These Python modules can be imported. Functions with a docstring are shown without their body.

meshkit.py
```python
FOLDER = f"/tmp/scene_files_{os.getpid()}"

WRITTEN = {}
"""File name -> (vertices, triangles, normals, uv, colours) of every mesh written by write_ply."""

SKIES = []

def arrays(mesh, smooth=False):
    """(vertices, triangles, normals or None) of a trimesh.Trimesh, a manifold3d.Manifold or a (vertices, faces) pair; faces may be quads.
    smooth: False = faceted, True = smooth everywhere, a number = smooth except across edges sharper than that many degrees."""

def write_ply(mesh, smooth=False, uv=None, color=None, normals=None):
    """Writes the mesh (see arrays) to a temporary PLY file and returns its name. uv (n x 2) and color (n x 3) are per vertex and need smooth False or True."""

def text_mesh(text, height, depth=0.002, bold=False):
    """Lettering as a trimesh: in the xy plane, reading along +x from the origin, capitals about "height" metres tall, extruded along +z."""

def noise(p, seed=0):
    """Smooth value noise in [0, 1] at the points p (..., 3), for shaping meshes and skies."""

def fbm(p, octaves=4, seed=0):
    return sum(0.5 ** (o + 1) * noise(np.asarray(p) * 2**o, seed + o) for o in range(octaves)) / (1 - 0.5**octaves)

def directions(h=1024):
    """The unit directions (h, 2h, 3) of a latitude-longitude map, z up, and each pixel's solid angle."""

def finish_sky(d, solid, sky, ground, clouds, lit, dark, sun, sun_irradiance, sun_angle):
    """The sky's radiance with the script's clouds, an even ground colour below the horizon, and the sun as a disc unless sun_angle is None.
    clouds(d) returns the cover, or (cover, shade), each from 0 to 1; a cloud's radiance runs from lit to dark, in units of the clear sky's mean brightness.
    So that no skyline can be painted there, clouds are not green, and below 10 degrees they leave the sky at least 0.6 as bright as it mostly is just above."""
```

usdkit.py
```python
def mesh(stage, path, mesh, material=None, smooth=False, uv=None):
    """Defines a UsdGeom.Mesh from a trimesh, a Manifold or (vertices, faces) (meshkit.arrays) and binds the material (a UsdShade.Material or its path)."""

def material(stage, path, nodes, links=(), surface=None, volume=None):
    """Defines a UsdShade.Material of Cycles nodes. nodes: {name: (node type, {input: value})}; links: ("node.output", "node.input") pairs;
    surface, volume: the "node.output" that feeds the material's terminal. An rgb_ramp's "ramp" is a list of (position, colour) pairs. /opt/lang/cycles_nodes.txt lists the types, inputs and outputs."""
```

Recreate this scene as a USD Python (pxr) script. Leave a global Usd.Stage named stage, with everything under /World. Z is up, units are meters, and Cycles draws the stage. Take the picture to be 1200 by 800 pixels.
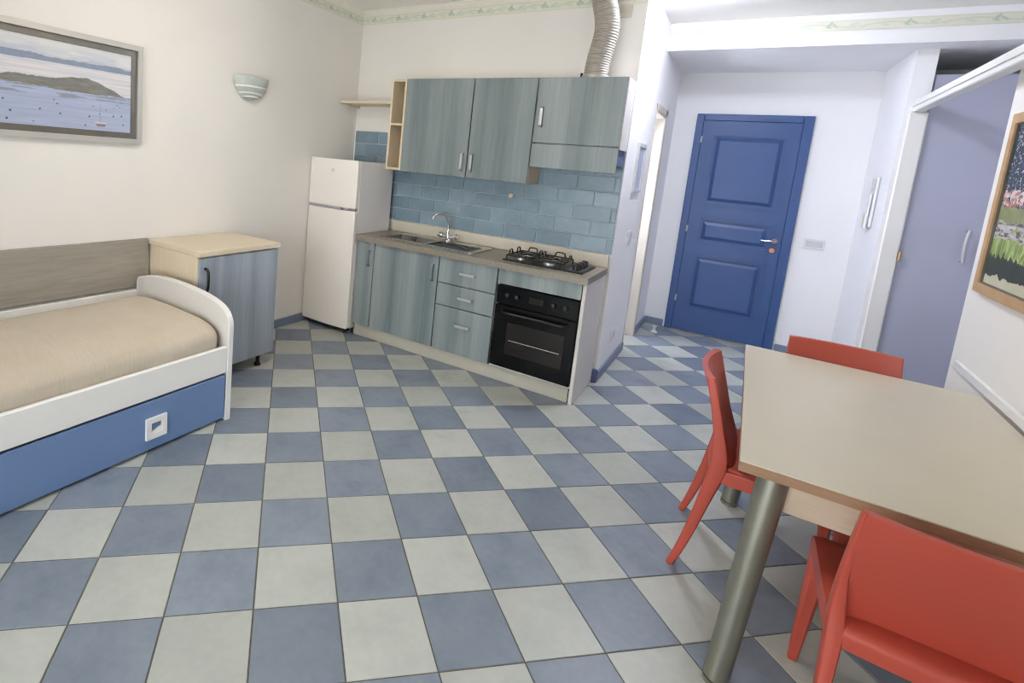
import math, numpy as np, trimesh, usdkit, shapely
from shapely.geometry import Polygon, box as sbox
from pxr import Usd, UsdGeom, UsdLux, UsdShade, Gf, Sdf, Vt
from meshkit import fbm, noise

stage = Usd.Stage.CreateInMemory()
UsdGeom.SetStageUpAxis(stage, UsdGeom.Tokens.z)
UsdGeom.SetStageMetersPerUnit(stage, 1.0)
UsdGeom.Xform.Define(stage, '/World')
S = 0.30          # one floor tile is 0.30 m; coordinates below are in tiles (x along the kitchen, y into the room, z up)

# ---------------------------------------------------------------- camera
CAM = np.array([5.5623, -5.374, 5.437]); YAW, PITCH, ROLL = -0.5847, -0.1392, 0.0849
FPX, CX, CY = 622.6982, 461.3244, 269.4662
cam = UsdGeom.Camera.Define(stage, '/World/camera')
fwd = np.array([math.cos(PITCH) * math.sin(YAW), math.cos(PITCH) * math.cos(YAW), math.sin(PITCH)])
rgt = np.cross(fwd, [0, 0, 1]); rgt /= np.linalg.norm(rgt); upv = np.cross(rgt, fwd)
r2 = math.cos(ROLL) * rgt + math.sin(ROLL) * upv; u2 = math.cos(ROLL) * upv - math.sin(ROLL) * rgt
M = np.eye(4); M[0, :3], M[1, :3], M[2, :3], M[3, :3] = r2, u2, -fwd, CAM * S
cam.AddTransformOp().Set(Gf.Matrix4d(M.tolist()))
HA = 36.0
cam.CreateHorizontalApertureAttr(HA); cam.CreateVerticalApertureAttr(HA * 800 / 1200)
cam.CreateFocalLengthAttr(FPX * HA / 1200)
cam.CreateHorizontalApertureOffsetAttr((600 - CX) * HA / 1200)
cam.CreateVerticalApertureOffsetAttr(-(400 - CY) * HA / 1200)
cam.CreateExposureAttr(0.6)
cam.CreateClippingRangeAttr(Gf.Vec2f(0.05, 200))

# ---------------------------------------------------------------- light
dome = UsdLux.DomeLight.Define(stage, '/World/sky')
dome.CreateIntensityAttr(1.8); dome.CreateColorAttr(Gf.Vec3f(0.94, 0.97, 1.0))
WARM, COOL = (1.0, 0.92, 0.82), (0.81, 0.85, 1.0)
WARM_POWER, COOL_POWER, BATH_POWER = 32.0, 122.0, 55.0      # radiance of the two ceiling lamps' diffusers

# ---------------------------------------------------------------- helpers
names = {}
def numbered(parent, name):
    k = names.get((parent, name), 0); names[(parent, name)] = k + 1
    return name if k == 0 else f'{name}_{k:03d}'
class Node:
    def __init__(s, path, base): s.path, s.base = path, np.array(base, float)
    @property
    def prim(s): return stage.GetPrimAtPath(s.path)
def tag(n, label=None, cat=None, group=None, kind=None):
    for k, v in (('label', label), ('category', cat), ('group', group), ('kind', kind)):
        if v: n.prim.SetCustomDataByKey(k, v)
    return n
def thing(name, base, label, cat, group=None, kind=None, rz=0):
    path = '/World/' + numbered('/World', name)
    x = UsdGeom.Xform.Define(stage, path)
    x.AddTranslateOp().Set(Gf.Vec3d(*(np.array(base, float) * S)))
    if rz: x.AddRotateZOp().Set(rz)
    return tag(Node(path, base), label, cat, group, kind)
def struct(name, base=(0, 0, 0)):
    return thing(name, base, None, None, kind='structure')
def raw(m):
    if hasattr(m, 'to_mesh'):
        q = m.to_mesh(); return trimesh.Trimesh(q.vert_properties[:, :3], q.tri_verts, process=False)
    if isinstance(m, (list,)): return trimesh.util.concatenate([raw(x) for x in m])
    return m
def obj(name, mesh, mat, parent=None, smooth=False, label=None, cat=None, kind=None, group=None, colors=None, scaled=False):
    """One Mesh prim; vertices come in tiles in the room's frame (scaled=True: metres in the parent's frame)."""
    pp = parent.path if parent else '/World'
    base = parent.base if parent else np.zeros(3)
    path = pp + '/' + numbered(pp, name)
    m = raw(mesh).copy()
    v = np.array(m.vertices) if scaled else (np.array(m.vertices) - base) * S
    m = trimesh.Trimesh(v, m.faces, process=False)
    g = usdkit.mesh(stage, path, m, MAT[mat], smooth=smooth)
    if colors is not None:
        UsdGeom.PrimvarsAPI(g).CreatePrimvar('paint', Sdf.ValueTypeNames.Color3fArray, 'vertex').Set(Vt.Vec3fArray.FromNumpy(np.asarray(colors, np.float32)))
    return tag(Node(path, base), label, cat, group, kind)
def copy_of(src, base, label, rz):
    name = src.path.split('/')[-1]
    path = '/World/' + numbered('/World', name)
    x = UsdGeom.Xform.Define(stage, path)
    x.GetPrim().GetReferences().AddInternalReference(src.path)
    x.GetPrim().SetInstanceable(True)
    x.ClearXformOpOrder()
    x.AddTranslateOp().Set(Gf.Vec3d(*(np.array(base, float) * S)))
    x.AddRotateZOp().Set(rz)
    was = src.prim.GetCustomData()
    return tag(Node(path, base), label, was['category'], was.get('group'))

def bx(x0, x1, y0, y1, z0, z1, c=0.0):
    """box, chamfered by c (tiles)"""
    if x0 > x1: x0, x1 = x1, x0
    if y0 > y1: y0, y1 = y1, y0
    if z0 > z1: z0, z1 = z1, z0
    if c <= 0:
        m = trimesh.creation.box([x1 - x0, y1 - y0, z1 - z0]); m.apply_translation([(x0 + x1) / 2, (y0 + y1) / 2, (z0 + z1) / 2]); return m
    c = min(c, (x1 - x0) * .45, (y1 - y0) * .45, (z1 - z0) * .45)
    pts = []
    for sx, sy, sz in np.ndindex(2, 2, 2):
        p = np.array([(x0, x1)[sx], (y0, y1)[sy], (z0, z1)[sz]]); i = np.array([1 - 2 * sx, 1 - 2 * sy, 1 - 2 * sz]) * c
        for k in range(3):
            q = p + i; q[k] = p[k]; pts.append(q)
    return trimesh.convex.convex_hull(np.array(pts))
def tube(pts, rad, n=12, caps=True):
    p = np.asarray(pts, float); rad = np.broadcast_to(rad, len(p))
    t = np.gradient(p, axis=0); t /= np.linalg.norm(t, axis=1, keepdims=True) + 1e-12
    ref = np.array([0, 0, 1.0]) if abs(t[0][2]) < .9 else np.array([1.0, 0, 0])
    a = np.cross(t[0], ref); a /= np.linalg.norm(a); A = []
    for ti in t:
        a = a - ti * (a @ ti); a /= np.linalg.norm(a); A.append(a)
    A = np.array(A); B = np.cross(t, A); ang = np.arange(n) * 2 * math.pi / n
    v = (p[:, None] + rad[:, None, None] * (np.cos(ang)[None, :, None] * A[:, None] + np.sin(ang)[None, :, None] * B[:, None])).reshape(-1, 3)
    f = []
    for i in range(len(p) - 1):
        for j in range(n):
            k = (j + 1) % n; f += [[i * n + j, i * n + k, (i + 1) * n + k], [i * n + j, (i + 1) * n + k, (i + 1) * n + j]]
    if caps:
        v = np.vstack([v, p[0], p[-1]]); c0, c1 = len(v) - 2, len(v) - 1; o = (len(p) - 1) * n
        for j in range(n):
            k = (j + 1) % n; f += [[c0, k, j], [c1, o + j, o + k]]
    return trimesh.Trimesh(v, f, process=False)
def cyl(a, b, r, n=16, r2=None):
    return tube([a, b], [r, r if r2 is None else r2], n)
def lathe(prof, n=28, at=(0, 0, 0)):
    m = trimesh.creation.revolve(np.array(prof, float), sections=n); m.apply_translation(at); return m
def smoothpath(pts, n=24):
    from scipy.interpolate import CubicSpline
    p = np.array(pts, float); d = np.r_[0, np.cumsum(np.linalg.norm(np.diff(p, axis=0), axis=1))]
    return CubicSpline(d, p)(np.linspace(0, d[-1], n))
def fillet(pts, rad, n=5):
    """polyline with rounded corners"""
    p = np.array(pts, float); out = [p[0]]
    for a, b, c in zip(p[:-2], p[1:-1], p[2:]):
        d1, d2 = (a - b), (c - b); l1, l2 = np.linalg.norm(d1), np.linalg.norm(d2); q = min(rad, l1 * .45, l2 * .45)
        s_, e_ = b + d1 / l1 * q, b + d2 / l2 * q
        for t in np.linspace(0, 1, n): out.append((1 - t) ** 2 * s_ + 2 * t * (1 - t) * b + t * t * e_)
    out.append(p[-1]); return np.array(out)
def extrude(poly, h, axes):
    """extrude a 2-D polygon by h; axes = 3x3 rows (u, v, extrusion direction), plus origin row"""
    m = trimesh.creation.extrude_polygon(poly, h, engine='earcut'); ax = np.array(axes, float)
    v = m.vertices @ ax[:3] + ax[3]; f = m.faces
    if np.linalg.det(ax[:3]) < 0: f = f[:, ::-1]
    return trimesh.Trimesh(v, f, process=False)
def ring(u0, u1, v0, v1, t):
    return Polygon([(u0, v0), (u1, v0), (u1, v1), (u0, v1)], [[(u0 + t, v0 + t), (u1 - t, v0 + t), (u1 - t, v1 - t), (u0 + t, v1 - t)]])
def grid(org, U, V, nu, nv):
    uu, vv = np.meshgrid(np.linspace(0, 1, nu), np.linspace(0, 1, nv), indexing='ij')
    p = np.array(org, float) + uu[..., None] * np.array(U, float) + vv[..., None] * np.array(V, float)
    i, j = np.meshgrid(np.arange(nu - 1), np.arange(nv - 1), indexing='ij')
    a = i * nv + j; q = np.stack([a, a + nv, a + nv + 1, a + 1], -1).reshape(-1, 4)
    f = np.vstack([q[:, [0, 1, 2]], q[:, [0, 2, 3]]])
    return trimesh.Trimesh(p.reshape(-1, 3), f, process=False), uu.ravel(), vv.ravel()

# ---------------------------------------------------------------- materials
def lin(*c):
    c = np.array(c, float) / 255
    return tuple(np.where(c <= .04045, c / 12.92, ((c + .055) / 1.055) ** 2.4))
MAT = {}
UsdGeom.Scope.Define(stage, '/World/Looks')
def plain(name, col, rough=.5, metal=0., vary=.06, scale=6., bump=0., bscale=200., spec=.5, coat=0., emit=None, aniso_map=None):
    nodes = {'tc': ('texture_coordinate', {}), 'n': ('noise_texture', {'scale': scale, 'detail': 3.}),
             'r': ('rgb_ramp', {'ramp': [(.3, tuple(np.array(col) * (1 - vary))), (.7, tuple(np.minimum(np.array(col) * (1 + vary), 1)))]}),
             'p': ('principled_bsdf', {'roughness': rough, 'metallic': metal, 'specular_ior_level': spec, 'coat_weight': coat})}
    links = [('tc.object', 'n.vector'), ('n.fac', 'r.fac'), ('r.color', 'p.base_color')]
    if bump:
        nodes['bn'] = ('noise_texture', {'scale': bscale, 'detail': 2.}); nodes['b'] = ('bump', {'strength': bump, 'distance': .002})
        links += [('tc.object', 'bn.vector'), ('bn.fac', 'b.height'), ('b.normal', 'p.normal')]
    if emit:
        nodes['p'][1].update({'emission_color': emit[0], 'emission_strength': emit[1]})
    MAT[name] = usdkit.material(stage, '/World/Looks/' + name, nodes, links, surface='p.BSDF')
def grain(name, dark, light, stretch, rough=.45, band=2.2, bandamt=.5, fine=.35, bump=.1, spec=.4):
    """streaky wood: the noise is squeezed by 'stretch' (3 scales), small along the grain"""
    s = np.array(stretch, float)
    nodes = {'tc': ('geometry', {}), 'm1': ('mapping', {'scale': tuple(s * band)}), 'm2': ('mapping', {'scale': tuple(s * 26)}),
             'n1': ('noise_texture', {'scale': 1.0, 'detail': 2.}), 'n2': ('noise_texture', {'scale': 1.0, 'detail': 4., 'roughness': .65}),
             'mx': ('mix_float', {'fac': fine}), 'r': ('rgb_ramp', {'ramp': [(.34, dark), (.66, light)]}),
             'b': ('bump', {'strength': bump, 'distance': .001}), 'p': ('principled_bsdf', {'roughness': rough, 'specular_ior_level': spec})}
    links = [('tc.position', 'm1.vector'), ('tc.position', 'm2.vector'), ('m1.vector', 'n1.vector'), ('m2.vector', 'n2.vector'), ('n1.fac', 'mx.a'), ('n2.fac', 'mx.b'),
             ('mx.result', 'r.fac'), ('r.color', 'p.base_color'), ('n2.fac', 'b.height'), ('b.normal', 'p.normal')]
    MAT[name] = usdkit.material(stage, '/World/Looks/' + name, nodes, links, surface='p.BSDF')
def painted(name, rough=.6, coat=0.):
    MAT[name] = usdkit.material(stage, '/World/Looks/' + name, {'a': ('attribute', {'attribute': 'paint'}), 'p': ('principled_bsdf', {'roughness': rough, 'coat_weight': coat, 'coat_roughness': .05})},
                                [('a.color', 'p.base_color')], surface='p.BSDF')
def tilemat(name, a, b, rough, scale=3.):
    nodes = {'g': ('geometry', {}), 'n': ('noise_texture', {'scale': scale, 'detail': 4., 'roughness': .6}), 'n2': ('noise_texture', {'scale': 30., 'detail': 3.}),
             'mx': ('mix_float', {'fac': .3}), 'r': ('rgb_ramp', {'ramp': [(.35, a), (.65, b)]}), 'rr': ('map_range', {'from_min': .3, 'from_max': .7, 'to_min': rough - .06, 'to_max': rough + .08}),
             'p': ('principled_bsdf', {'specular_ior_level': .5})}
    MAT[name] = usdkit.material(stage, '/World/Looks/' + name, nodes, [('g.position', 'n.vector'), ('g.position', 'n2.vector'), ('n.fac', 'mx.a'), ('n2.fac', 'mx.b'), ('mx.result', 'r.fac'),
                                ('r.color', 'p.base_color'), ('n.fac', 'rr.value'), ('rr.result', 'p.roughness')], surface='p.BSDF')

plain('wall_paint', lin(232, 228, 222), .75, vary=.02, scale=1.5, bump=.06, bscale=90.)
plain('wall_paint_cool', lin(240, 239, 240), .75, vary=.02, scale=1.5, bump=.06, bscale=90.)
plain('ceiling_paint', lin(240, 237, 231), .8, vary=.015, scale=1.5)
plain('moulding', lin(232, 228, 218), .6, vary=.02)
plain('grout', lin(104, 100, 90), .85, vary=.08, scale=20.)
for k, dv in enumerate((-6, 0, 6)):
    tilemat(f'tile_blue_{k}', lin(112 + dv, 122 + dv, 136 + dv), lin(127 + dv, 136 + dv, 148 + dv), .36, 2.5 + k)
    tilemat(f'tile_light_{k}', lin(168 + dv, 171 + dv, 165 + dv), lin(181 + dv, 184 + dv, 177 + dv), .36, 2.5 + k)
    tilemat(f'wall_tile_{k}', lin(120 + dv, 142 + dv, 156 + dv), lin(132 + dv, 153 + dv, 166 + dv), .3, 4. + k)
plain('wall_grout', lin(176, 186, 194), .8, vary=.04, scale=30.)
plain('baseboard_blue', lin(120, 132, 156), .4, vary=.06)
grain('blue_wood', lin(108, 120, 122), lin(150, 159, 159), (3.2, 3.2, .1), band=1.9, fine=.3)
grain('blue_wood_side', lin(134, 142, 152), lin(174, 182, 190), (3.2, 3.2, .1), band=1.9, fine=.3)
grain('birch', lin(206, 192, 166), lin(217, 204, 182), (.25, 3., 3.), band=2., fine=.5, rough=.5)
grain('birch_upright', lin(214, 196, 168), lin(226, 210, 184), (3., 3., .2), band=2., fine=.5, rough=.5)
grain('grey_wood', lin(142, 136, 126), lin(164, 158, 147), (3., .18, 3.), band=3., fine=.6, rough=.55)
grain('table_wood', lin(166, 134, 106), lin(190, 160, 132), (.3, 3., 3.), band=3., fine=.5)
plain('table_top', lin(203, 194, 172), .32, vary=.02, scale=3.)
plain('cream_laminate', lin(206, 199, 184), .5, vary=.03, scale=4.)
plain('plinth_board', lin(184, 179, 166), .5, vary=.05, scale=6.)
grain('apron_wood', lin(190, 170, 146), lin(208, 190, 168), (.3, 3., 3.), band=3., fine=.5)
grain('table_edge', lin(146, 112, 86), lin(168, 136, 108), (.3, 3., 3.), band=3., fine=.5)
plain('steel_bowl', lin(150, 146, 140), .5, metal=.5, vary=.08, scale=20.)
plain('white_laminate', lin(214, 209, 204), .4, vary=.02)
plain('white_lacquer', lin(232, 230, 226), .3, vary=.01)
plain('fridge_white', lin(238, 231, 224), .3, vary=.01, scale=2.)
plain('fridge_side', lin(228, 224, 222), .4, vary=.01, scale=2.)
plain('grey_plastic', lin(160, 155, 165), .4)
plain('black_plastic', lin(14, 14, 15), .38, vary=.1)
plain('black_gap', lin(14, 14, 15), .8)
plain('steel', lin(190, 188, 184), .28, metal=1., vary=.05, scale=30.)
plain('steel_dark', lin(120, 122, 124), .35, metal=1., vary=.06, scale=30.)
plain('chrome', lin(222, 222, 226), .1, metal=1., vary=.01)
plain('brushed', lin(196, 194, 196), .4, metal=.7, vary=.03)
plain('aluminium', lin(186, 180, 170), .55, metal=.6, vary=.06, scale=40.)
plain('enamel_black', lin(16, 16, 18), .3, vary=.1)
plain('oven_glass', lin(8, 8, 9), .16, vary=.05, spec=.22)
plain('oven_window', lin(34, 31, 29), .14, vary=.1, scale=3., spec=.3)
plain('brass', lin(200, 170, 120), .35, metal=1.)
plain('copper', lin(200, 130, 95), .35, metal=.8)
plain('door_blue', lin(52, 82, 134), .38, vary=.05, scale=5., bump=.05, bscale=60.)
plain('lavender', lin(172, 174, 193), .45, vary=.03, scale=2.)
plain('drawer_blue', lin(108, 134, 176), .4, vary=.03, scale=2.)
plain('orange_plastic', lin(180, 76, 60), .42, vary=.03, scale=4., bump=.05, bscale=900.)
plain('table_leg', lin(134, 132, 120), .4, metal=.6, vary=.06, scale=10.)
plain('frame_silver', lin(190, 188, 182), .45, metal=.3, vary=.03)
plain('frame_dark', lin(128, 124, 116), .3, metal=.7, vary=.1)
grain('frame_oak', lin(176, 140, 98), lin(204, 168, 124), (3., .3, 1.), band=3., fine=.5)
plain('sconce_band', lin(224, 226, 222), .5, vary=.02, spec=.3)
plain('sconce_glass', lin(184, 190, 184), .5, vary=.06, scale=20., spec=.3)
plain('plate_white', lin(226, 226, 226), .4, vary=.01)
plain('plate_shadow', lin(206, 207, 206), .5)
plain('beige_plastic', lin(216, 200, 168), .4)
plain('handle_blue', lin(112, 128, 134), .4)
plain('dark_navy', lin(84, 94, 130), .5, vary=.08)
plain('mirror', lin(196, 198, 218), .25, vary=.02)
painted('print_glazed', .5, .6); painted('print_matt', .6); painted('paper_border', .7)
MAT['granite'] = usdkit.material(stage, '/World/Looks/granite', {
    'g': ('geometry', {}), 'v': ('voronoi_texture', {'scale': 260.}), 'n': ('noise_texture', {'scale': 120., 'detail': 3.}),
    'r': ('rgb_ramp', {'ramp': [(.0, lin(92, 84, 76)), (.35, lin(126, 118, 106)), (.6, lin(144, 136, 122)), (1., lin(186, 178, 164))]}),
    'mx': ('mix', {'fac': .5}), 'p': ('principled_bsdf', {'roughness': .35})},
    [('g.position', 'v.vector'), ('g.position', 'n.vector'), ('v.color', 'mx.color1'), ('n.color', 'mx.color2'), ('mx.color', 'r.fac'), ('r.color', 'p.base_color')], surface='p.BSDF')
MAT['bed_cover'] = usdkit.material(stage, '/World/Looks/bed_cover', {
    'g': ('geometry', {}), 'm': ('mapping', {'scale': (14., 160., 14.)}), 'n': ('noise_texture', {'scale': 1., 'detail': 3.}), 'n2': ('noise_texture', {'scale': 5., 'detail': 3.}),
    'r': ('rgb_ramp', {'ramp': [(.3, lin(186, 174, 155)), (.7, lin(199, 188, 170))]}), 'mx': ('mix_float', {'fac': .5}), 'b': ('bump', {'strength': .4, 'distance': .002}),
    'p': ('principled_bsdf', {'roughness': .85, 'specular_ior_level': .15, 'sheen_weight': .1})},
    [('g.position', 'm.vector'), ('m.vector', 'n.vector'), ('g.position', 'n2.vector'), ('n.fac', 'mx.a'), ('n2.fac', 'mx.b'), ('mx.result', 'r.fac'), ('r.color', 'p.base_color'), ('n.fac', 'b.height'), ('b.normal', 'p.normal')], surface='p.BSDF')
for nm, c, p_ in (('lamp_warm', WARM, WARM_POWER), ('lamp_cool', COOL, COOL_POWER), ('lamp_bath', COOL, BATH_POWER)):
    MAT[nm] = usdkit.material(stage, '/World/Looks/' + nm, {'e': ('emission', {'color': c, 'strength': p_})}, surface='e.emission')
MAT['pane'] = usdkit.material(stage, '/World/Looks/pane', {'t': ('transparent_bsdf', {'color': (.97, .98, .98)}), 'g': ('glossy_bsdf', {'roughness': .0, 'color': (1, 1, 1)}), 'f': ('fresnel', {'IOR': 1.45}), 'm': ('mix_closure', {})},
                              [('f.fac', 'm.fac'), ('t.BSDF', 'm.closure1'), ('g.BSDF', 'm.closure2')], surface='m.closure')

# ---------------------------------------------------------------- setting
XL, YK, XP, YD, XE, XR, YR, YB = -5.74, 8.86, 2.85, 16.4, 8.35, 9.0, 8.2, -9.0   # left wall, kitchen wall, passage wall, door wall, entry side wall, right wall and its end, back wall
ZC, ZS, YS = 9.95, 9.18, 12.6                                                       # ceiling, lowered ceiling, its face
XA = 11.4                                                                           # alcove's right side

# floor: grout bed and single tiles laid diagonally
fl = struct('floor')
obj('grout_bed', bx(XL - .3, XA + .3, YB - .3, YD + .3, -.35, -.012), 'grout', fl)
room = Polygon([(XL, YB), (XR, YB), (XR, YR), (XA, YR), (XA, YD), (XP, YD), (XP, YK), (XL, YK)]).union(sbox(2.3, 12.37, 2.9, 14.08)).union(sbox(.3, 9.5, 2.41, YD))
s2 = math.sqrt(2)
rng = np.random.default_rng(4)
def seen(p):
    q = np.array([p[0], p[1], 0.]) - CAM; d = q @ fwd
    if d < .5: return None
    x, y = CX + FPX * (q @ r2) / d, CY - FPX * (q @ u2) / d
    return d if -60 < x < 1260 and -60 < y < 860 else None
def tile_mesh(poly, z0=-.06, z1=0., c=.005):
    inner = poly.buffer(-c, join_style=2)
    if poly.convex_hull.area - poly.area > 1e-4 or inner.is_empty or inner.geom_type != 'Polygon' or len(inner.exterior.coords) != len(poly.exterior.coords):
        return trimesh.creation.extrude_polygon(poly, z1 - z0, engine='earcut').apply_translation([0, 0, z0])
    a = np.array(poly.exterior.coords)[:-1]; b = np.array(inner.exterior.coords)[:-1]
    if poly.exterior.is_ccw != inner.exterior.is_ccw: b = b[::-1]
    b = np.roll(b, -int(np.argmin(((b - a[0]) ** 2).sum(1))), 0)
    n = len(a)
    v = np.vstack([np.c_[a, np.full(n, z0)], np.c_[a, np.full(n, z1 - c)], np.c_[b, np.full(n, z1)]]); f = []
    o = 1 if poly.exterior.is_ccw else -1
    for lvl in (0, 1):
        for j in range(n):
            k = (j + 1) % n; p, q, r, s = lvl * n + j, lvl * n + k, lvl * n + n + k, lvl * n + n + j
            f += [[p, q, r][::o], [p, r, s][::o]]
    for j in range(1, n - 1): f.append([2 * n, 2 * n + j, 2 * n + j + 1][::o])
    return trimesh.Trimesh(v, f, process=False)
cand = []
for i in range(-12, 26):
    for j in range(-16, 24):
        h = .009
        c = [(i + h, j + h), (i + 1 - h, j + h), (i + 1 - h, j + 1 - h), (i + h, j + 1 - h)]
        cut = Polygon([((a - b) / s2, (a + b) / s2) for a, b in c]).intersection(room)
        for pl in getattr(cut, 'geoms', [cut]):
            if pl.is_empty or pl.geom_type != 'Polygon' or pl.area < .004: continue
            pl = shapely.geometry.polygon.orient(shapely.simplify(pl, 1e-6))
            ctr = pl.centroid.coords[0]
            d = seen(ctr)
            hid = (ctr[0] < -2.9 and ctr[1] < 3.4) or (XL < ctr[0] < 2.5 and ctr[1] > 7.7) or ctr[0] > XR + .6 or (ctr[0] < 2.35 and ctr[1] > 9.3)
            cand.append((d if d is not None and not hid else 99, i, j, pl))
cand.sort(key=lambda t: t[:3])
rest = {0: [], 1: []}
for k, (d, i, j, pl) in enumerate(cand):
    light = (i + j) % 2 == 0
    tm = tile_mesh(pl); tm.apply_translation([0, 0, float(rng.uniform(-.004, .0))])
    if d < 99 and k < 292:
        obj('tile', tm, f"tile_{'light' if light else 'blue'}_{rng.integers(3)}", fl)
    else: rest[int(light)].append(tm)
for l in (0, 1):
    if rest[l]: obj('far_tiles', rest[l], 'tile_light_1' if l else 'tile_blue_1', fl, kind='stuff')

def wallbox(name, *b, mat='wall_paint'):
    n = struct(name, ((b[0] + b[1]) / 2, (b[2] + b[3]) / 2, 0)); obj('plaster', bx(*b), mat, n); return n
wl = wallbox('wall_left', XL - .5, XL, YB - .5, YK + .5, -.3, ZC + .1)
wk = wallbox('wall_kitchen', XL, XP - .001, YK, YK + .45, -.3, ZC + .1)
# passage wall with a doorway
DY0, DY1, DZ = 12.3, 14.15, 7.42
wp = struct('wall_passage', (XP, YK, 0))
obj('plaster', [bx(XP - .44, XP, YK + .001, DY0, -.3, ZC + .1), bx(XP - .44, XP, DY1, YD + .4, -.3, ZC + .1), bx(XP - .44, XP, DY0, DY1, DZ, ZC + .1)], 'wall_paint_cool', wp)
wd = wallbox('wall_entrance', XP - .44, XA, YD, YD + .5, -.3, ZC + .1, mat='wall_paint_cool')
we = struct('wall_entry_side', (8.6, 14.9, 0))
obj('plaster', trimesh.creation.extrude_polygon(Polygon([(XE, YD), (8.47, 13.4), (8.88, 13.4), (8.88, YD)]), ZS + .32, engine='earcut').apply_translation([0, 0, -.3]), 'wall_paint_cool', we)
wr = wallbox('wall_right', XR, XR + .35, YB - .5, YR, -.3, ZC + .1)
wa = wallbox('wall_alcove', XA, XA + .4, YR - .4, YD, -.3, ZC + .1, mat='wall_paint_cool')
obj('plaster', bx(XR + .35, XA, YR - .4, YR, -.3, ZC + .1), 'wall_paint_cool', wa)
# back wall behind the camera, with a big window in it
WX0, WX1, WZ0, WZ1 = -2.5, 6.0, .4, 7.6
wb = struct('wall_back', (0, YB, 0))
obj('plaster', [bx(XL, WX0, YB - .5, YB, -.3, ZC + .1), bx(WX1, XR, YB - .5, YB, -.3, ZC + .1), bx(WX0, WX1, YB - .5, YB, WZ1, ZC + .1), bx(WX0, WX1, YB - .5, YB, -.3, WZ0)], 'wall_paint', wb)
w1 = struct('window_1', (1.75, YB - .2, WZ0))
fr = [extrude(ring(0, WX1 - WX0, 0, WZ1 - WZ0, .2), .2, [(1, 0, 0), (0, 0, 1), (0, 1, 0), (WX0, YB - .35, WZ0)])]
for k in (1, 2, 3): fr.append(bx(WX0 + (WX1 - WX0) * k / 4 - .12, WX0 + (WX1 - WX0) * k / 4 + .12, YB - .35, YB - .15, WZ0 + .2, WZ1 - .2))
obj('window_frame', fr, 'white_lacquer', w1)
obj('pane', bx(WX0 + .2, WX1 - .2, YB - .26, YB - .24, WZ0 + .2, WZ1 - .2), 'pane', w1)
# ceilings
ce = struct('ceiling', (0, 0, ZC))
obj('plaster', [bx(XL - .5, XA + .4, YB - .5, YS, ZC, ZC + .3)], 'ceiling_paint', ce)
cs = struct('ceiling_lowered', (6, YS, ZS))
obj('plaster', [bx(XP - .44, XA + .4, YS, YD + .5, ZS, ZC + .3)], 'wall_paint_cool', cs)
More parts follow.
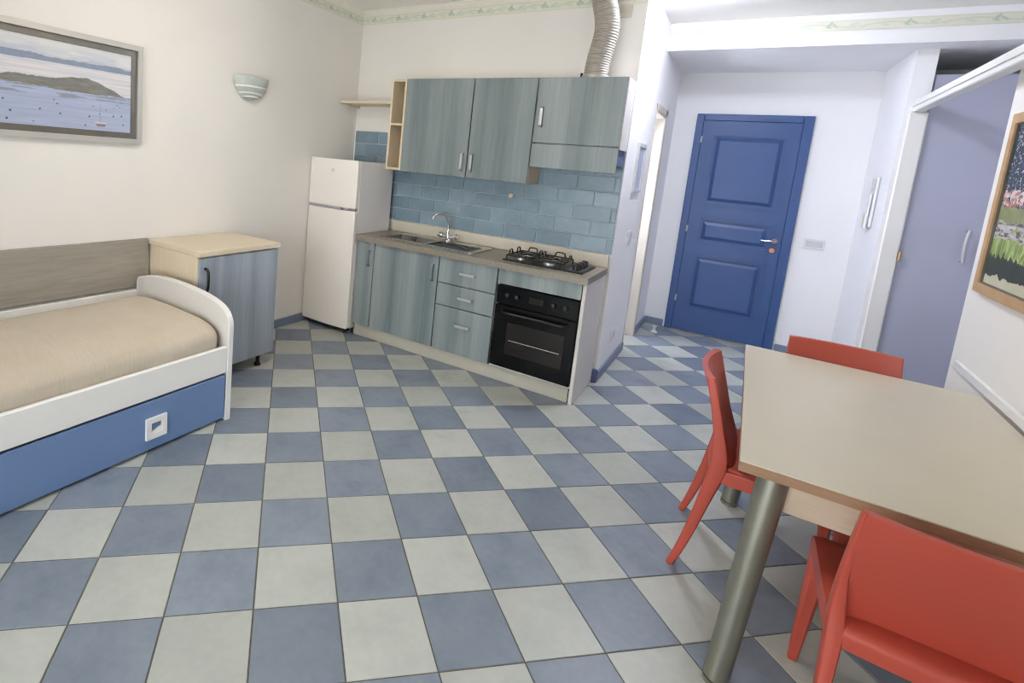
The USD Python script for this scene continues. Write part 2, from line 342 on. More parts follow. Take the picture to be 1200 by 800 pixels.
# cornices: a slim white moulding above a printed paper border
def cornice(a, b, n, ends=(0, 0)):
    a, b, n = (np.array(q, float) for q in (a, b, n)); d = (b - a); L = np.linalg.norm(d); d /= L
    prof = Polygon([(0, -.16), (.03, -.16), (.05, -.13), (.10, -.09), (.13, -.04), (.16, -.03), (.16, 0), (0, 0)])
    return extrude(prof, L, [(*n, 0), (0, 0, 1), (*d, 0), (*a, ZC)])
BZ0, BZ1 = 9.53, 9.79
def border_colors(u, v, pale, period):
    """cream strip, green-grey edge lines, teal leaf sprigs with a scrolling stem"""
    x = u / period; fx = (x % 1.0 - .5) * period; k = np.floor(x)
    y = (v - .5) * (BZ1 - BZ0)
    base = np.tile(lin(224, 222, 205), (len(u), 1)); edge = np.array(lin(210, 213, 192))
    c = np.where(((v < .14) | (v > .86))[:, None], edge, base)
    nz = noise(np.c_[u * 7, v * 3, 0 * u], 3)
    stem = np.abs(y - .045 * np.sin(u / period * 2 * np.pi)) < .016
    c = np.where(stem[:, None], np.array(lin(188, 202, 184)), c)
    for ox, oy, rx, ry, ang, col in ((-.02, .03, .085, .028, .9, (142, 172, 160)), (.05, .0, .075, .026, -.7, (150, 178, 166)), (-.03, -.035, .07, .022, -.3, (158, 184, 170)), (.28, .02, .10, .035, .3, (186, 204, 196)), (-.28, -.02, .11, .035, -.3, (196, 210, 200)), (.40, -.03, .07, .03, .8, (204, 206, 176))):
        X, Y = fx - ox * period / .93, y - oy; ca, sa = math.cos(ang), math.sin(ang)
        inside = ((X * ca + Y * sa) / rx) ** 2 + ((-X * sa + Y * ca) / ry) ** 2 < .8 + .5 * nz
        c = np.where(inside[:, None], np.array(lin(*col)), c)
    return c * (1 - pale) + base * pale
def border(name, a, b, n, parent, pale=0., period=.93):
    a, b, n = (np.array(q, float) for q in (a, b, n)); L = np.linalg.norm(b - a)
    m, uu, vv = grid((*(a + n * .012), BZ0), (*(b - a), 0), (0, 0, BZ1 - BZ0), int(L * 60) + 2, 22)
    if np.cross((b - a), n) > 0: m = trimesh.Trimesh(m.vertices, m.faces[:, ::-1], process=False)
    obj('paper_border', m, 'paper_border', parent, colors=border_colors(uu * L, vv, pale, period))
t1 = struct('trim_1', (XL, 0, ZC))
obj('moulding', cornice((XL, YB), (XL, YK), (1, 0)), 'moulding', t1); border('b', (XL, YB), (XL, YK), (1, 0), t1, .35)
t2 = struct('trim_2', (0, YK, ZC))
obj('moulding', cornice((XL, YK), (XP, YK), (0, -1)), 'moulding', t2); border('b', (XL, YK), (XP, YK), (0, -1), t2, .35)
t3 = struct('trim_3', (6, YS, ZC))
border('b', (XP, YS), (XA, YS), (0, -1), t3, .45, 1.5)
# baseboards
def board(name, *b): 
    n = struct(name, ((b[0] + b[1]) / 2, (b[2] + b[3]) / 2, 0)); obj('board', bx(*b, .23, ) if False else bx(b[0], b[1], b[2], b[3], 0., .25, .012), 'baseboard_blue', n); return n
board('baseboard_left', XL, XL + .06, 3.95, 8.8)
board('baseboard_passage', XP, XP + .06, YK - .06, DY0 - .05)
board('baseboard_passage_far', XP, XP + .06, DY1 + .1, YD)
board('baseboard_entrance', XP + .06, 3.5, YD - .06, YD)
board('baseboard_entrance_right', 6.92, XE, YD - .06, YD)
obj('end_block', bx(XP - .1, XP + .07, YK - .1, YK - .0, 0, .36, .03), 'dark_navy', Node('/World/baseboard_passage', (XP + .03, (YK - .06 + DY0 - .05) / 2, 0)))
# batten on the right wall at table height
t4 = struct('trim_4', (XR, 4, 2.6)); obj('batten', bx(XR - .07, XR, -3, 7.75, 2.56, 2.72, .02), 'white_lacquer', t4)

# entrance door
d1 = struct('door_1', (5.2, YD, 0))
def ud(poly, h, y): return extrude(poly, h, [(1, 0, 0), (0, 0, 1), (0, -1, 0), (0, y, 0)])
FX0, FX1, FZ = 3.57, 6.86, 7.78
obj('door_frame', [bx(FX0, FX0 + .23, YD - .14, YD, 0, FZ, .015), bx(FX1 - .27, FX1, YD - .14, YD, 0, FZ, .015), bx(FX0 + .23, FX1 - .27, YD - .14, YD, FZ - .23, FZ, .02)], 'door_blue', d1)
LX0, LX1, LZ1 = FX0 + .238, FX1 - .278, FZ - .238
panels = [(4.12, 6.3, 4.64, 7.13), (4.12, 6.28, 3.28, 4.2), (4.12, 6.26, .83, 2.88)]
leafp = sbox(LX0, .04, LX1, LZ1)
for a, b, c, d in panels: leafp = leafp.difference(sbox(a, c, b, d))
lf = obj('door_leaf', [ud(leafp, .1, YD - .02), bx(LX0 + .1, LX1 - .1, YD - .06, YD - .03, .1, LZ1 - .1)], 'door_blue', d1)
for a, b, c, d in panels:
    steps = [ud(ring(a, b, c, d, .07), .135, YD - .02), ud(ring(a + .07, b - .07, c + .07, d - .07, .05), .095, YD - .02)]
    obj('panel_moulding', steps, 'door_blue', lf)
    e = .26
    hull = trimesh.convex.convex_hull([(x, y, z) for x, z, y in [(a + .13, c + .13, YD - .05), (b - .13, c + .13, YD - .05), (a + .13, d - .13, YD - .05), (b - .13, d - .13, YD - .05),
            (a + e, c + e, YD - .105), (b - e, c + e, YD - .105), (a + e, d - e, YD - .105), (b - e, d - e, YD - .105)]])
    obj('panel', hull, 'door_blue', lf)
hx, hz = 6.4, 3.68
obj('door_handle', [cyl((hx, YD - .12, hz), (hx, YD - .16, hz), .085, 20), cyl((hx, YD - .15, hz), (hx, YD - .32, hz), .03), tube(smoothpath([(hx + .02, YD - .32, hz), (hx - .1, YD - .33, hz + .005), (hx - .28, YD - .31, hz - .01), (hx - .38, YD - .30, hz - .005)], 10), .036)], 'chrome', d1, smooth=40, label='chrome lever handle')
obj('lock_rosette', [cyl((6.37, YD - .12, 3.36), (6.37, YD - .16, 3.36), .075, 20), bx(6.355, 6.385, YD - .175, YD - .15, 3.31, 3.4)], 'copper', d1, smooth=40, label='copper keyhole rosette')
for z in (6.9, 3.75, 1.2): obj('hinge', cyl((FX0 + .24, YD - .19, z - .11), (FX0 + .24, YD - .19, z + .11), .03, 10), 'brushed', d1, smooth=40)
# doorway on the passage wall
d2 = struct('door_2', (XP, (DY0 + DY1) / 2, 0))
obj('door_frame', [bx(XP - .46, XP + .02, DY1 - .07, DY1 + .001, 0, DZ), bx(XP - .46, XP + .02, DY0 - .001, DY0 + .07, 0, DZ), bx(XP - .46, XP + .02, DY0, DY1, DZ - .07, DZ + .001),
                   bx(XP, XP + .04, DY1 - .02, DY1 + .2, 0, DZ + .2, .01), bx(XP, XP + .03, DY0 - .03, DY0 + .02, 0, DZ + .2, .01), bx(XP, XP + .04, DY0 - .03, DY1 + .2, DZ, DZ + .2, .01)], 'cream_laminate', d2)
obj('door_leaf', bx(.65, XP - .5, DY1 - .13, DY1 - .02, .03, DZ - .07), 'white_laminate', d2)
wq = struct('wall_bathroom', (.3, 12.5, 0))
obj('plaster', [bx(-.1, .3, 9.311, YD + .5, -.3, 9.0), bx(.3, XP - .45, YD, YD + .5, -.3, 9.0), bx(.3, XP - .45, 9.311, 9.5, -.3, 9.0)], 'wall_paint_cool', wq)
cq = struct('ceiling_bathroom', (0, 12.5, 8.5)); obj('plaster', bx(.3, XP - .44, 9.5, YD, 8.5, 8.9), 'wall_paint_cool', cq)

# blue wall tiles behind the kitchen (single pieces of the kitchen wall)
obj('tile_adhesive', bx(XL + .06, 2.84, YK - .022, YK + .01, 3.4, 6.15), 'wall_grout', wk)
pitch, tw = .39, .93
for r in range(7):
    z0 = 3.41 + r * pitch
    off = -.465 * (r % 2)
    for k in range(11):
        a = XL + .07 + off + k * tw; b = a + tw
        a, b = max(a, XL + .07), min(b, 2.83)
        if b - a < .06: continue
        obj('tile', bx(a + .012, b - .012, YK - .045, YK, z0 + .012, z0 + pitch - .012, .008), f'wall_tile_{rng.integers(3)}', wk)

# entry side: pier casing, sliding frame and cupboard of the alcove
PX0, PX1, YP = 8.47, 8.88, 13.4
pf = thing('sliding_door_frame', (8.7, YP, 0), 'white framed opening of the alcove, upright post and long head rail', 'door frame')
obj('post', [bx(8.55, 8.92, YP - .07, YP - .001, 0, 7.63, .03)], 'white_lacquer', pf)
obj('head_rail', [bx(8.6, 8.82, 4.5, YP - .001, 7.63, 7.91, .02), bx(8.57, 8.6, 4.5, YP - .05, 7.74, 7.84, .008)], 'white_lacquer', pf)
obj('hinge', [cyl((8.95, YP - .06, 3.83), (8.95, YP - .06, 4.07), .03, 10)], 'brass', pf, smooth=40)
cu = thing('alcove_cupboard', (10, YP + .4, 0), 'tall lavender cupboard with a bar handle in the alcove behind the white post', 'cupboard')
obj('body', bx(8.9, XA - .01, YP + .12, YP + 1.9, .0, 8.58), 'lavender', cu)
dr = obj('door', bx(8.92, 10.36, YP + .05, YP + .12, .1, 8.56, .01), 'lavender', cu)
obj('handle', [tube(smoothpath([(10.09, YP - .12, 3.99), (10.07, YP - .12, 4.2), (10.07, YP - .12, 4.6), (10.09, YP - .12, 4.8)], 8), .035, 10), cyl((10.09, YP - .12, 4.02), (10.09, YP + .06, 4.02), .03, 10), cyl((10.09, YP - .12, 4.78), (10.09, YP + .06, 4.78), .03, 10)], 'brushed', dr, smooth=40)
obj('door', bx(10.38, XA - .03, YP + .05, YP + .12, .1, 8.56, .01), 'lavender', cu)

# ---------------------------------------------------------------- kitchen base units
YF = 6.95   # door fronts
def front(parent, name, x0, x1, z0, z1, y=YF, mat='blue_wood', label=None):
    return obj(name, bx(x0 + .014, x1 - .014, y - .001, y + .06, z0 + .014, z1 - .014, .008), mat, parent, label=label)
def bar_handle(parent, p, L, vert=True, mat='brushed', w=.07):
    """flat bow handle: a strip bent at both ends"""
    x, y, z = p
    prof = fillet([(-L / 2, 0), (-L / 2 + .04, -.1), (L / 2 - .04, -.1), (L / 2, 0)], .07, 5)
    inn = fillet([(L / 2 - .03, 0), (L / 2 - .06, -.075), (-L / 2 + .06, -.075), (-L / 2 + .03, 0)], .06, 5)
    poly = Polygon(np.vstack([prof, inn])).buffer(0)
    if vert: m = extrude(poly, w, [(0, 0, 1), (0, 1, 0), (1, 0, 0), (x - w / 2, y, z)])
    else: m = extrude(poly, w, [(1, 0, 0), (0, 1, 0), (0, 0, 1), (x, y, z - w / 2)])
    return obj('handle', m, mat, parent, smooth=30)
def carcass(parent, x0, x1, z0, z1, y0=YF + .2, y1=YK - .06, mat='white_laminate', side=None):
    obj('body', bx(x0 + .006, x1 - .006, y0, y1, z0, z1, .01), mat, parent)
ZB, ZT = .36, 2.9
u1 = thing('base_cabinet', (-3.5, 7.9, 0), 'narrow blue wood base cabinet beside the white refrigerator', 'cabinet')
carcass(u1, -3.82, -3.2, ZB, ZT); d = front(u1, 'door', -3.82, -3.2, ZB, ZT); bar_handle(d, (-3.36, YF, 2.42), .48, mat='handle_blue')
u2_ = thing('base_cabinet', (-2.1, 7.9, 0), 'wide single-door blue wood base cabinet under the steel sink', 'cabinet')
obj('body', [bx(-3.19, -1.07, YF + .2, YK - .06, ZB, 2.42)], 'white_laminate', u2_)
d = front(u2_, 'door', -3.2, -1.06, ZB, ZT); bar_handle(d, (-1.22, YF, 2.42), .48, mat='handle_blue')
u3 = thing('drawer_cabinet', (-.2, 7.9, 0), 'blue wood base cabinet with three drawers beside the oven', 'cabinet')
carcass(u3, -1.06, .62, ZB, ZT)
for z0, z1 in ((2.2, 2.9), (1.6, 2.2), (ZB, 1.6)):
    d = front(u3, 'drawer', -1.06, .62, z0, z1); bar_handle(d, (-.2, YF, (z0 + z1) / 2 + (.18 if z0 < 1 else 0)), .5, False)
u4 = thing('oven_housing', (1.7, 7.9, 0), 'white-sided housing of the built-in oven, blue wood strip above it', 'cabinet')
obj('body', [bx(.64, .7, YF + .07, YK - .06, ZB, ZT), bx(.7, 2.69, YF + .07, YK - .06, ZB, ZB + .06), bx(.7, 2.69, YK - .12, YK - .06, ZB + .06, ZT)], 'white_laminate', u4)
ep = thing('end_panel', (2.73, 7.9, 0), 'white end panel closing the kitchen units on the right', 'panel')
obj('board', bx(2.695, 2.78, YF, YK - .06, .0, ZT - .003, .01), 'white_laminate', ep)
front(u4, 'front_strip', .63, 2.69, 2.5, 2.9)
ov = thing('oven', (1.66, YF, ZB), 'black glass built-in oven with a dark window, under the gas hob', 'oven')
OX0, OX1, OZ0, OZ1 = .66, 2.68, .42, 2.49
obj('body', bx(.72, 2.66, YF + .06, YK - .2, OZ0 + .02, OZ1 - .02), 'black_plastic', ov)
obj('control_panel', bx(OX0, OX1, YF - .03, YF + .05, 2.02, OZ1, .015), 'oven_glass', ov)
dd = obj('door', bx(OX0, OX1, YF - .03, YF + .05, OZ0, 2.0, .015), 'oven_glass', ov)
obj('window', bx(OX0 + .36, OX1 - .24, YF - .036, YF - .028, .78, 1.6, .01), 'oven_window', dd)
obj('rack', [bx(OX0 + .44, OX1 - .32, YF - .042, YF - .034, 1.14, 1.155), ], 'brushed', dd)
obj('handle', [tube(smoothpath([(OX0 + .2, YF - .03, 1.85), (OX0 + .24, YF - .14, 1.85), (OX0 + .5, YF - .17, 1.85), (OX1 - .5, YF - .17, 1.85), (OX1 - .24, YF - .14, 1.85), (OX1 - .2, YF - .03, 1.85)], 26), .03, 10)], 'black_plastic', dd, smooth=50)
for x in (.95, 1.2, 2.1, 2.38): obj('knob', lathe([(0, 0), (.07, 0), (.065, .07), (.04, .09), (0, .09)], 18).apply_transform(trimesh.transformations.rotation_matrix(math.pi / 2, [1, 0, 0])).apply_translation([x, YF - .03, 2.26]), 'black_plastic', ov, smooth=40)
obj('display', bx(1.5, 1.85, YF - .035, YF - .029, 2.18, 2.34), 'oven_window', ov)
pl_ = thing('plinth', (-.5, YF + .1, 0), 'long cream plinth board under the kitchen base cabinets', 'plinth')
obj('board', bx(-3.8, 2.66, YF + .08, YF + .14, 0, ZB - .01, .01), 'plinth_board', pl_)
obj('end_cap', bx(2.66, 2.69, YF + .07, YF + .15, 0, ZB - .01, .005), 'black_plastic', pl_, label='black end cap')

# worktop with cut-outs
wt = thing('worktop', (-.5, 7.9, ZT), 'speckled beige-grey kitchen worktop running from refrigerator to wall end', 'worktop')
WTZ = 3.06
SX0, SX1, SY0, SY1 = -3.25, -.22, 7.15, 8.58
wpoly = sbox(-3.86, 6.86, 2.80, YK - .05).difference(sbox(SX0 + .06, SY0 + .06, SX1 - .06, SY1 - .06))
obj('slab', trimesh.creation.extrude_polygon(wpoly, WTZ - ZT, engine='earcut').apply_translation([0, 0, ZT]), 'granite', wt)
obj('upstand', bx(-3.86, 2.80, YK - .11, YK - .048, WTZ, 3.39, .012), 'cream_laminate', wt, label='cream upstand strip along the wall')

# sink
sk = thing('sink', (-2.1, 7.85, WTZ), 'stainless steel inset sink with one bowl and a ribbed drainer', 'sink')
bowl = sbox(-3.12, 7.3, -1.82, 8.22).buffer(-.12).buffer(.12)
rim = sbox(SX0, SY0, SX1, SY1).buffer(-.1).buffer(.1).difference(bowl).difference(sbox(-1.7, 7.28, -.4, 8.22))
obj('rim', trimesh.creation.extrude_polygon(rim, .025, engine='earcut').apply_translation([0, 0, WTZ + .001]), 'steel', sk)
bo = trimesh.creation.extrude_polygon(bowl.difference(bowl.buffer(-.03)), .55, engine='earcut').apply_translation([0, 0, WTZ - .53])
obj('bowl', [bo, trimesh.creation.extrude_polygon(bowl, .03, engine='earcut').apply_translation([0, 0, WTZ - .55])], 'steel_bowl', sk)
obj('drain', [cyl((-2.5, 7.75, WTZ - .52), (-2.5, 7.75, WTZ - .49), .14, 20)], 'chrome', sk, smooth=40)
obj('overflow_pipe', lathe([(0, 0), (.07, 0), (.07, .52), (.085, .53), (.085, .57), (0, .57)], 18, (-2.6, 8.08, WTZ - .52)), 'steel', sk, smooth=40)
dn = [bx(-1.7, -.4, 7.28, 8.22, WTZ - .03, WTZ - .015)]
for k in range(12): dn.append(bx(-1.62 + k * .1, -1.58 + k * .1, 7.34, 8.16, WTZ - .016, WTZ + .004, .006))
obj('drainer', dn, 'steel_dark', sk)
# faucet
fa = thing('faucet', (-1.65, 8.43, WTZ), 'chrome swan-neck faucet with two round taps behind the sink', 'faucet')
zf = WTZ + .028
obj('base', [lathe([(0, 0), (.11, 0), (.11, .03), (.07, .06), (.07, .17), (.05, .2), (0, .2)], 20, (-1.65, 8.43, zf)), cyl((-1.82, 8.43, zf + .12), (-1.48, 8.43, zf + .12), .05)], 'chrome', fa, smooth=40)
obj('spout', tube(smoothpath([(-1.65, 8.43, zf + .16), (-1.65, 8.43, zf + .42), (-1.68, 8.38, zf + .66), (-1.82, 8.25, zf + .78), (-1.97, 8.13, zf + .72), (-2.01, 8.1, zf + .62)], 26), [.042] * 24 + [.05, .05], 12), 'chrome', fa, smooth=50)
for sx in (-1, 1):
    x = -1.65 + sx * .21
    obj('tap', [lathe([(0, 0), (.075, 0), (.085, .05), (.075, .12), (0, .13)], 14, (0, 0, 0)).apply_transform(trimesh.transformations.rotation_matrix(sx * math.pi / 2.6, [0, 1, 0])).apply_translation([x - sx * .02, 8.43, zf + .12])], 'chrome', fa, smooth=40)

# hob
hb = thing('gas_hob', (1.6, 7.9, WTZ), 'black four-burner gas hob with wire pan supports', 'hob')
HX0, HX1, HY0, HY1 = .58, 2.58, 7.22, 8.48
obj('plate', bx(HX0, HX1, HY0, HY1, WTZ + .001, WTZ + .035, .012), 'enamel_black', hb)
obj('control_strip', bx(HX1 - .4, HX1 - .06, HY0 + .06, HY1 - .06, WTZ + .035, WTZ + .045, .004), 'steel_dark', hb, label='grey control strip')
bur = [(.96, 7.55, .11), (1.68, 7.55, .14), (.96, 8.15, .14), (1.68, 8.15, .1)]
for x, y, r in bur:
    b_ = obj('burner', lathe([(0, .0), (r, 0), (r, .03), (r * .9, .05), (r * .55, .055), (0, .055)], 22, (x, y, WTZ + .035)), 'brushed', hb, smooth=40, label='grey metal burner ring')
    obj('burner_cap', lathe([(0, 0), (r * .66, 0), (r * .66, .025), (r * .5, .04), (0, .04)], 22, (x, y, WTZ + .09)), 'enamel_black', b_, smooth=40)
def hump(x0, y0, x1, y1, z, h):
    p = lambda t, zz: (x0 + (x1 - x0) * t, y0 + (y1 - y0) * t, zz)
    return tube(fillet([p(0, z), p(.3, z), p(.33, z + h), p(.67, z + h), p(.7, z), p(1, z)], .05, 4), .017, 8)
for gx0, gx1 in ((.66, 1.26), (1.36, 2.02)):
    gz = WTZ + .13; gx = (gx0 + gx1) / 2; r = .018; ya, yb = HY0 + .09, HY1 - .09
    w = [tube(fillet([(gx0, ya, gz), (gx1, ya, gz), (gx1, yb, gz), (gx0, yb, gz), (gx0, ya, gz)], .06, 4), r, 8), tube([(gx0, 7.85, gz), (gx1, 7.85, gz)], r, 8)]
    for x, y in ((gx0, ya), (gx1, ya), (gx0, yb), (gx1, yb)): w.append(tube([(x, y, WTZ + .03), (x, y, gz)], r, 8))
    for y in (7.55, 8.15):
        w += [tube([(gx0, y, gz), (gx - .08, y, gz)], r, 8), tube([(gx + .08, y, gz), (gx1, y, gz)], r, 8)]
    w += [hump(gx0, yb, gx1, yb, gz, .12), hump(gx0, 7.85, gx0, yb, gz, .12), hump(gx0, ya, gx0, 7.85, gz, .12), hump(gx1, 7.85, gx1, yb, gz, .12)]
    obj('pan_support', w, 'enamel_black', hb, smooth=50)
for k in range(4):
    y = HY0 + .2 + k * .28
    obj('knob', lathe([(0, 0), (.085, 0), (.08, .09), (.06, .12), (0, .12)], 18, (HX1 - .22, y, WTZ + .046)), 'black_plastic', hb, smooth=40)

# refrigerator
fg = thing('refrigerator', (-4.75, 7.8, 0), 'white two-door refrigerator with freezer on top in the corner', 'refrigerator')
RX0, RX1, RY0, RZ1 = -5.71, -3.88, 6.74, 5.19
obj('body', bx(RX0 + .01, RX1 - .005, RY0 + .2, YK - .25, .15, RZ1 - .03, .02), 'fridge_side', fg)
def fridge_door(name, z0, z1):
    prof = [(RX0, RY0 + .17), (RX0, RY0 + .05)] + [(RX0 + .03 + (RX1 - RX0 - .06) * t, RY0 + .03 - .045 * math.sin(math.pi * t)) for t in np.linspace(0, 1, 15)] + [(RX1, RY0 + .05), (RX1, RY0 + .17)]
    p = Polygon(prof); lv = [(z0, -.03), (z0 + .03, 0), (z1 - .03, 0), (z1, -.03)]
    ms = []; n = None; V = []; F = []
    for z, o in lv:
        q = np.array(shapely.geometry.polygon.orient(p).exterior.coords)[:-1]; c = q.mean(0)
        q = c + (q - c) * (1 + o / np.array([.85, .08]) * np.array([1, .3])); n = len(q); V.append(np.c_[q, np.full(n, z)])
    V = np.vstack(V)
    for l in range(3):
        for j in range(n):
            k = (j + 1) % n; F += [[l * n + j, l * n + k, l * n + n + k], [l * n + j, l * n + n + k, l * n + n + j]]
    for j in range(1, n - 1): F += [[0, j + 1, j], [3 * n, 3 * n + j, 3 * n + j + 1]]
    return obj(name, trimesh.Trimesh(V, F, process=False), 'fridge_white', fg, smooth=35)
fd = fridge_door('freezer_door', 3.80, RZ1); md = fridge_door('main_door', .17, 3.72)
obj('handle', bx(RX0 + .1, RX0 + 1.32, RY0 - .055, RY0 + .08, 3.725, 3.795, .02), 'grey_plastic', fg, label='grey recessed grip between the doors')
obj('hinge_cover', bx(RX1 - .3, RX1 - .03, RY0 + .08, RY0 + .2, 3.725, 3.795, .01), 'grey_plastic', fg)
obj('emblem', cyl((-4.78, RY0 + .0, 4.86), (-4.78, RY0 - .03, 4.86), .05, 18), 'white_laminate', fd, smooth=40)
obj('kick_plate', bx(RX0 + .06, RX1 - .06, RY0 + .22, RY0 + .26, .05, .15), 'black_plastic', fg)
for x in (RX0 + .15, RX1 - .15):
    for y in (RY0 + .35, YK - .4): obj('foot', cyl((x, y, 0), (x, y, .15), .05, 12), 'plate_white' if y < 8 else 'black_plastic', fg, smooth=40)

# ---------------------------------------------------------------- wall units
YU, ZU0, ZU1 = 7.92, 4.99, 7.68
os_ = thing('open_shelf_unit', (-3.46, 8.4, ZU0), 'narrow open birch shelf unit left of the blue wall cabinet', 'shelf unit')
for x in (-3.74, -3.27): obj('side_panel', bx(x, x + .07, YU, YK - .05, ZU0 + .02, ZU1 - .02, .008), 'birch_upright', os_)
for z in (ZU0 + .02, 6.32, ZU1 - .09): obj('shelf_board', bx(-3.67, -3.27, YU + .005, YK - .05, z, z + .07, .006), 'birch', os_)
obj('back_panel', bx(-3.67, -3.27, YK - .09, YK - .05, ZU0 + .09, ZU1 - .09), 'birch_upright', os_)
cb = thing('wall_cabinet', (-1.25, 8.4, ZU0), 'two-door blue wood wall cabinet above the sink', 'cabinet')
obj('body', [bx(-3.19, -3.1, YU + .065, YK - .05, ZU0, ZU1, .01), bx(.63, .72, YU + .065, YK - .05, ZU0, ZU1, .01), bx(-3.1, .63, YU + .2, YK - .05, ZU0 + .02, ZU1 - .02)], 'birch_upright', cb)
d = front(cb, 'door', -3.2, -1.03, ZU0, ZU1, YU); bar_handle(d, (-1.17, YU, 5.42), .52)
d = front(cb, 'door', -1.03, .73, ZU0, ZU1, YU); bar_handle(d, (-.88, YU, 5.42), .52)
hc = thing('hood_cabinet', (1.8, 8.4, 5.9), 'blue wood wall cabinet with pull-out extractor hood above the hob', 'cabinet')
obj('body', bx(.76, 2.82, YU + .2, YK - .05, 6.03, ZU1 - .01, .01), 'white_laminate', hc)
d = front(hc, 'door', .74, 2.85, 6.05, ZU1, YU); bar_handle(d, (.92, YU, 6.7), .52)
obj('side_panel', bx(2.825, 2.85, YU + .06, YK - .05, 6.0, ZU1, .004), 'white_laminate', hc)
front(hc, 'hood_flap', .74, 2.85, 5.43, 6.05, YU - .02)
obj('hood', [bx(.82, 2.8, YU + .1, YK - .06, 5.62, 6.02, .01)], 'dark_navy', hc, label='dark extractor hood behind the flap')
obj('filter', [bx(.95 + k * .16, 1.05 + k * .16, YU + .15, YK - .12, 5.6, 5.622) for k in range(11)], 'steel_dark', hc)
# corner shelf
sh = thing('corner_shelf', (-4.7, 8.4, 6.95), 'short birch shelf board in the corner above the refrigerator', 'shelf')
obj('board', bx(XL + .005, -3.76, 7.98, YK - .002, 6.94, 7.04, .01), 'birch', sh)
for b_ in (bx(XL + .1, XL + .14, YK - .5, YK - .002, 6.88, 6.939), bx(-3.95, -3.91, YK - .5, YK - .002, 6.88, 6.939)): obj('bracket', b_, 'birch', sh)
obj('end_clip', bx(-3.92, -3.8, YK - .08, YK - .002, 7.041, 7.2, .02), 'birch', sh)
# duct
dc = thing('exhaust_duct', (1.97, 8.35, ZU1), 'ribbed aluminium flexible exhaust duct rising from the hood cabinet', 'duct')
dp = smoothpath([(1.98, 8.36, ZU1 + .005), (2.0, 8.36, 8.1), (2.06, 8.37, 8.5), (2.10, 8.38, 8.85), (2.02, 8.38, 9.3), (1.93, 8.38, 9.6), (1.92, 8.38, ZC + .02)], 230)
ph = np.linspace(0, 2 * math.pi * 40, 230)
obj('hose', tube(dp, .275 + .012 * np.sin(ph), 28), 'aluminium', dc, smooth=60)
obj('collar', lathe([(.26, 0), (.32, 0), (.32, .07), (.26, .07)], 28, (1.98, 8.36, ZU1 + .004)), 'aluminium', dc, smooth=40)
obj('clip', [cyl((1.66, 8.3, ZU1 + .004), (1.66, 8.3, ZU1 + .14), .03, 10)], 'black_plastic', dc, smooth=40)
# vent plate on the wall beside the duct
vp = thing('vent_grille', (2.35, YK, 9.38), 'small cream slotted vent plate on the wall beside the duct', 'vent')
obj('plate', bx(2.12, 2.52, YK - .03, YK, 9.22, 9.52, .01), 'cream_laminate', vp)
for k in range(4): obj('slat', bx(2.16, 2.48, YK - .045, YK - .03, 9.26 + k * .06, 9.295 + k * .06, .004), 'cream_laminate', vp)
cp = thing('blanking_plate', (0, YK, 4.6), 'small round beige cap on the blue tiles under the cabinet', 'cover')
obj('disc', cyl((0, YK - .045, 4.6), (0, YK - .09, 4.6), .075, 20, .06), 'beige_plastic', cp, smooth=40)

